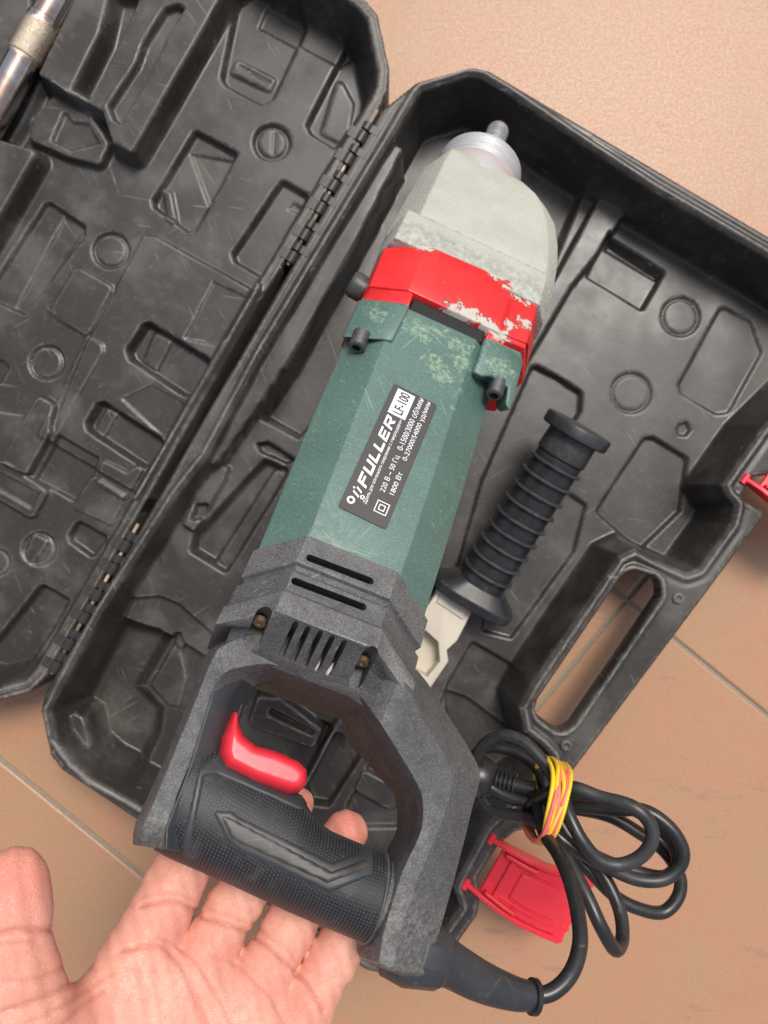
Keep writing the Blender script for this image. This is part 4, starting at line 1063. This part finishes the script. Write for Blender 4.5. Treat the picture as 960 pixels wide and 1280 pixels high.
def build_hand():
    J = lambda u, v, z: D3(u, v, z)
    FING = {   # nodes: pixel, height in the grip frame, radius
        'index': [(168, 1205, -34, 15), (196, 1150, -33, 13.6), (218, 1105, -33, 13.2), (240, 1062, -33, 12.6), (262, 1020, -31, 12.2), (284, 985, -27, 11.0), (300, 968, -23, 9.5)],
        'middle': [(238, 1228, -35, 15), (266, 1178, -34, 12.2), (290, 1135, -34, 11.9), (322, 1085, -35, 12.2), (350, 1042, -33, 11.6), (362, 1014, -29, 9.8), (371, 1005, -28, 8.4)],
        'ring': [(306, 1255, -35, 14.5), (335, 1205, -34, 12.2), (361, 1160, -34, 11.9), (388, 1110, -35, 12.0), (412, 1070, -32, 11.2), (432, 1042, -26, 10.0), (434, 1039, -25, 9.2)],
        'little': [(366, 1290, -35, 13.5), (393, 1240, -34, 11.4), (415, 1200, -34, 11.2), (440, 1150, -34, 11.0), (458, 1118, -30, 9.6), (468, 1102, -26, 8.4)],
    }
    chains = {k: [(J(u, v, z), r) for u, v, z, r in n] for k, n in FING.items()}
    thumb = [(J(66, 1420, -22), 20), (J(34, 1330, -14), 20), (J(24, 1265, -6), 18.0), (J(14, 1215, 0), 15.6), (J(10, 1168, 4), 13.6), (J(13, 1128, 6), 14.0), (J(19, 1096, 7), 11.2)]
    W = J(150, 1500, -44)
    palm = [(chains[k][0][0], 15.5, W, 24) for k in chains]
    palm += [(J(200, 1260, -38), 17, J(300, 1310, -38), 17), (J(170, 1300, -38), 18, J(330, 1370, -38), 18)]
    palm += [(J(85, 1370, -26), 22, J(120, 1450, -32), 24), (J(345, 1330, -34), 17, J(290, 1450, -38), 20)]
    palm += [(J(70, 1290, -24), 13, J(165, 1240, -36), 12), (J(60, 1320, -24), 15, J(150, 1290, -36), 15)]
    palm += [(W, 29, J(120, 1640, -60), 31), (J(180, 1500, -44), 24, J(160, 1640, -60), 26), (J(120, 1640, -60), 32, J(70, 1900, -95), 38)]
    allp = [p for c in chains.values() for p, r in c] + [p for p, r in thumb] + [p for a, _, b, _ in palm for p in (a, b)]
    lo = np.min(allp, 0) - 42; hi = np.max(allp, 0) + 42; h = 1.5
    ax = [np.arange(lo[i], hi[i], h, dtype=np.float32) for i in range(3)]
    G = np.meshgrid(*ax, indexing='ij'); shp = G[0].shape
    def cone(a, ra, b, rb):
        d = (b - a).astype(np.float32); L = float(d @ d) + 1e-6
        q = [G[i] - np.float32(a[i]) for i in range(3)]
        t = np.clip((q[0] * d[0] + q[1] * d[1] + q[2] * d[2]) / L, 0, 1)
        return np.sqrt((q[0] - t * d[0]) ** 2 + (q[1] - t * d[1]) ** 2 + (q[2] - t * d[2]) ** 2) - (ra + t * (rb - ra))
    def smin(a, b, k):
        hh = np.clip(k - np.abs(a - b), 0, None) / k; return np.minimum(a, b) - hh * hh * k * .25
    def chain(c, k=3):
        f = None
        for (a, ra), (b, rb) in zip(c[:-1], c[1:]):
            d = cone(a, ra, b, rb); f = d if f is None else smin(f, d, k)
        return f
    pf = None
    for a, ra, b, rb in palm:
        d = cone(a, ra, b, rb); pf = d if pf is None else smin(pf, d, 12)
    ff = None
    for k in chains:
        d = chain(chains[k]); ff = d if ff is None else np.minimum(ff, d)
    f = smin(pf, ff, 5); f = smin(f, chain(thumb, 6), 12)
    del pf, ff
    # hollow of the palm
    c = J(225, 1330, 26); d = np.sqrt(sum((G[i] - np.float32(c[i])) ** 2 for i in range(3))) - 42
    f = -smin(-f, d, 10)
    V, Q = surface_nets(f, lo, h)
    me = bpy.data.meshes.new('hand'); me.from_pydata((V * S).tolist(), [], Q.tolist()); me.update()
    o = bpy.data.objects.new('hand', me); COL.objects.link(o); o.matrix_world = MD
    me.materials.append(M['skin']); me.shade_smooth()
    sm = o.modifiers.new('smooth', 'SMOOTH'); sm.factor = .5; sm.iterations = 4
    ss = o.modifiers.new('subdivide', 'SUBSURF'); ss.levels = 1; ss.render_levels = 1
    bake(o); me = o.data; fix_normals(o)
    n = len(me.vertices); co = np.empty(n * 3); me.vertices.foreach_get('co', co); co = co.reshape(-1, 3) / S
    no = np.array([v.normal for v in me.vertices])
    # skin folds: real grooves pressed along the lines of the palm and the finger joints
    FOLDS = [([(151, 1190), (182, 1184), (208, 1189), (229, 1215), (245, 1252), (258, 1290), (262, 1360)], .9, 1.3), ([(196, 1174), (222, 1186), (245, 1205), (266, 1236), (292, 1285)], .55, 1.1), ([(262, 1196), (300, 1212), (340, 1250), (362, 1292)], .4, 1.1),
             ([(176, 1134), (200, 1129), (222, 1130), (252, 1144)], .9, 1.1), ([(178, 1122), (215, 1118), (256, 1132)], .35, 1.0), ([(252, 1149), (280, 1156), (310, 1168)], .9, 1.1), ([(262, 1138), (312, 1156)], .4, 1.0), ([(312, 1170), (340, 1188), (367, 1212)], .9, 1.1), ([(320, 1158), (372, 1198)], .35, 1.0),
             ([(370, 1216), (388, 1236), (408, 1268)], .8, 1.1), ([(-40, 1166), (0, 1163), (31, 1157), (66, 1161)], 1.0, 1.4), ([(-30, 1176), (10, 1174), (50, 1172)], .4, 1.0),
             ([(20, 1244), (60, 1232), (104, 1226)], .7, 1.4), ([(40, 1262), (80, 1246), (112, 1238)], .5, 1.2), ([(66, 1280), (98, 1258), (128, 1240)], .5, 1.3), ([(90, 1205), (60, 1216), (10, 1220)], .5, 1.2),
             ([(232, 1180), (238, 1230), (230, 1290)], .22, .9), ([(290, 1225), (300, 1262), (296, 1300)], .22, .9), ([(300, 1190), (306, 1204), (318, 1216)], .3, .9), ([(180, 1200), (196, 1240), (204, 1300)], .2, .9), ([(110, 1236), (150, 1216), (196, 1214)], .3, 1.1)]
    crease = np.zeros(n); disp = np.zeros(n); up = no[:, 2] > -.1
    for pts, dep, wd in FOLDS:
        q = spline([J(u, v, (4 if u < 120 and v < 1230 else -16)) for u, v in pts], 8)[:, :2]
        dm = np.full(n, 1e9)
        for a, b in zip(q[:-1], q[1:]):
            e = b - a; w = co[:, :2] - a; t = np.clip((w @ e) / (e @ e + 1e-9), 0, 1)
            dm = np.minimum(dm, np.hypot(w[:, 0] - t * e[0], w[:, 1] - t * e[1]))
        g = np.exp(-(dm / wd) ** 2) * up
        disp = np.maximum(disp, .95 * dep * g) ; crease = np.maximum(crease, np.minimum(1, dep * 1.2) * np.exp(-(dm / (wd * .8)) ** 2) * up)
    # fold ridges beside the grooves and slight unevenness
    wob = .35 * np.sin(co[:, 0] * .31 + 1) * np.sin(co[:, 1] * .27) + .2 * np.sin(co[:, 0] * .8 + co[:, 1] * .6)
    co = co + no * (wob - disp)[:, None]
    me.vertices.foreach_set('co', (co * S).ravel()); me.update()
    flush = np.zeros(n)
    for (u, v, z, r, a) in ((215, 1160, -18, 16, .55), (275, 1190, -18, 14, .6), (335, 1225, -18, 14, .6), (385, 1262, -18, 13, .6), (20, 1100, 18, 18, .8), (434, 1036, -16, 12, 1.), (384, 1000, -16, 12, 1.), (20, 1210, 12, 16, .4), (200, 1098, -20, 10, .35), (250, 1280, -18, 20, .35), (120, 1260, -14, 22, .45), (400, 1205, -20, 10, .45)):
        p = J(u, v, z); flush = np.maximum(flush, a * np.exp(-(np.sum((co - p) ** 2, 1)) / r ** 2))
    for nm, ar in (('flush', flush), ('crease', crease)):
        at = me.attributes.new(nm, 'FLOAT', 'POINT'); at.data.foreach_set('value', ar.astype(np.float32))
    tag(o, 'open bare left hand, palm up, fingers curled under the grip of the drill', 'hand')
build_hand()
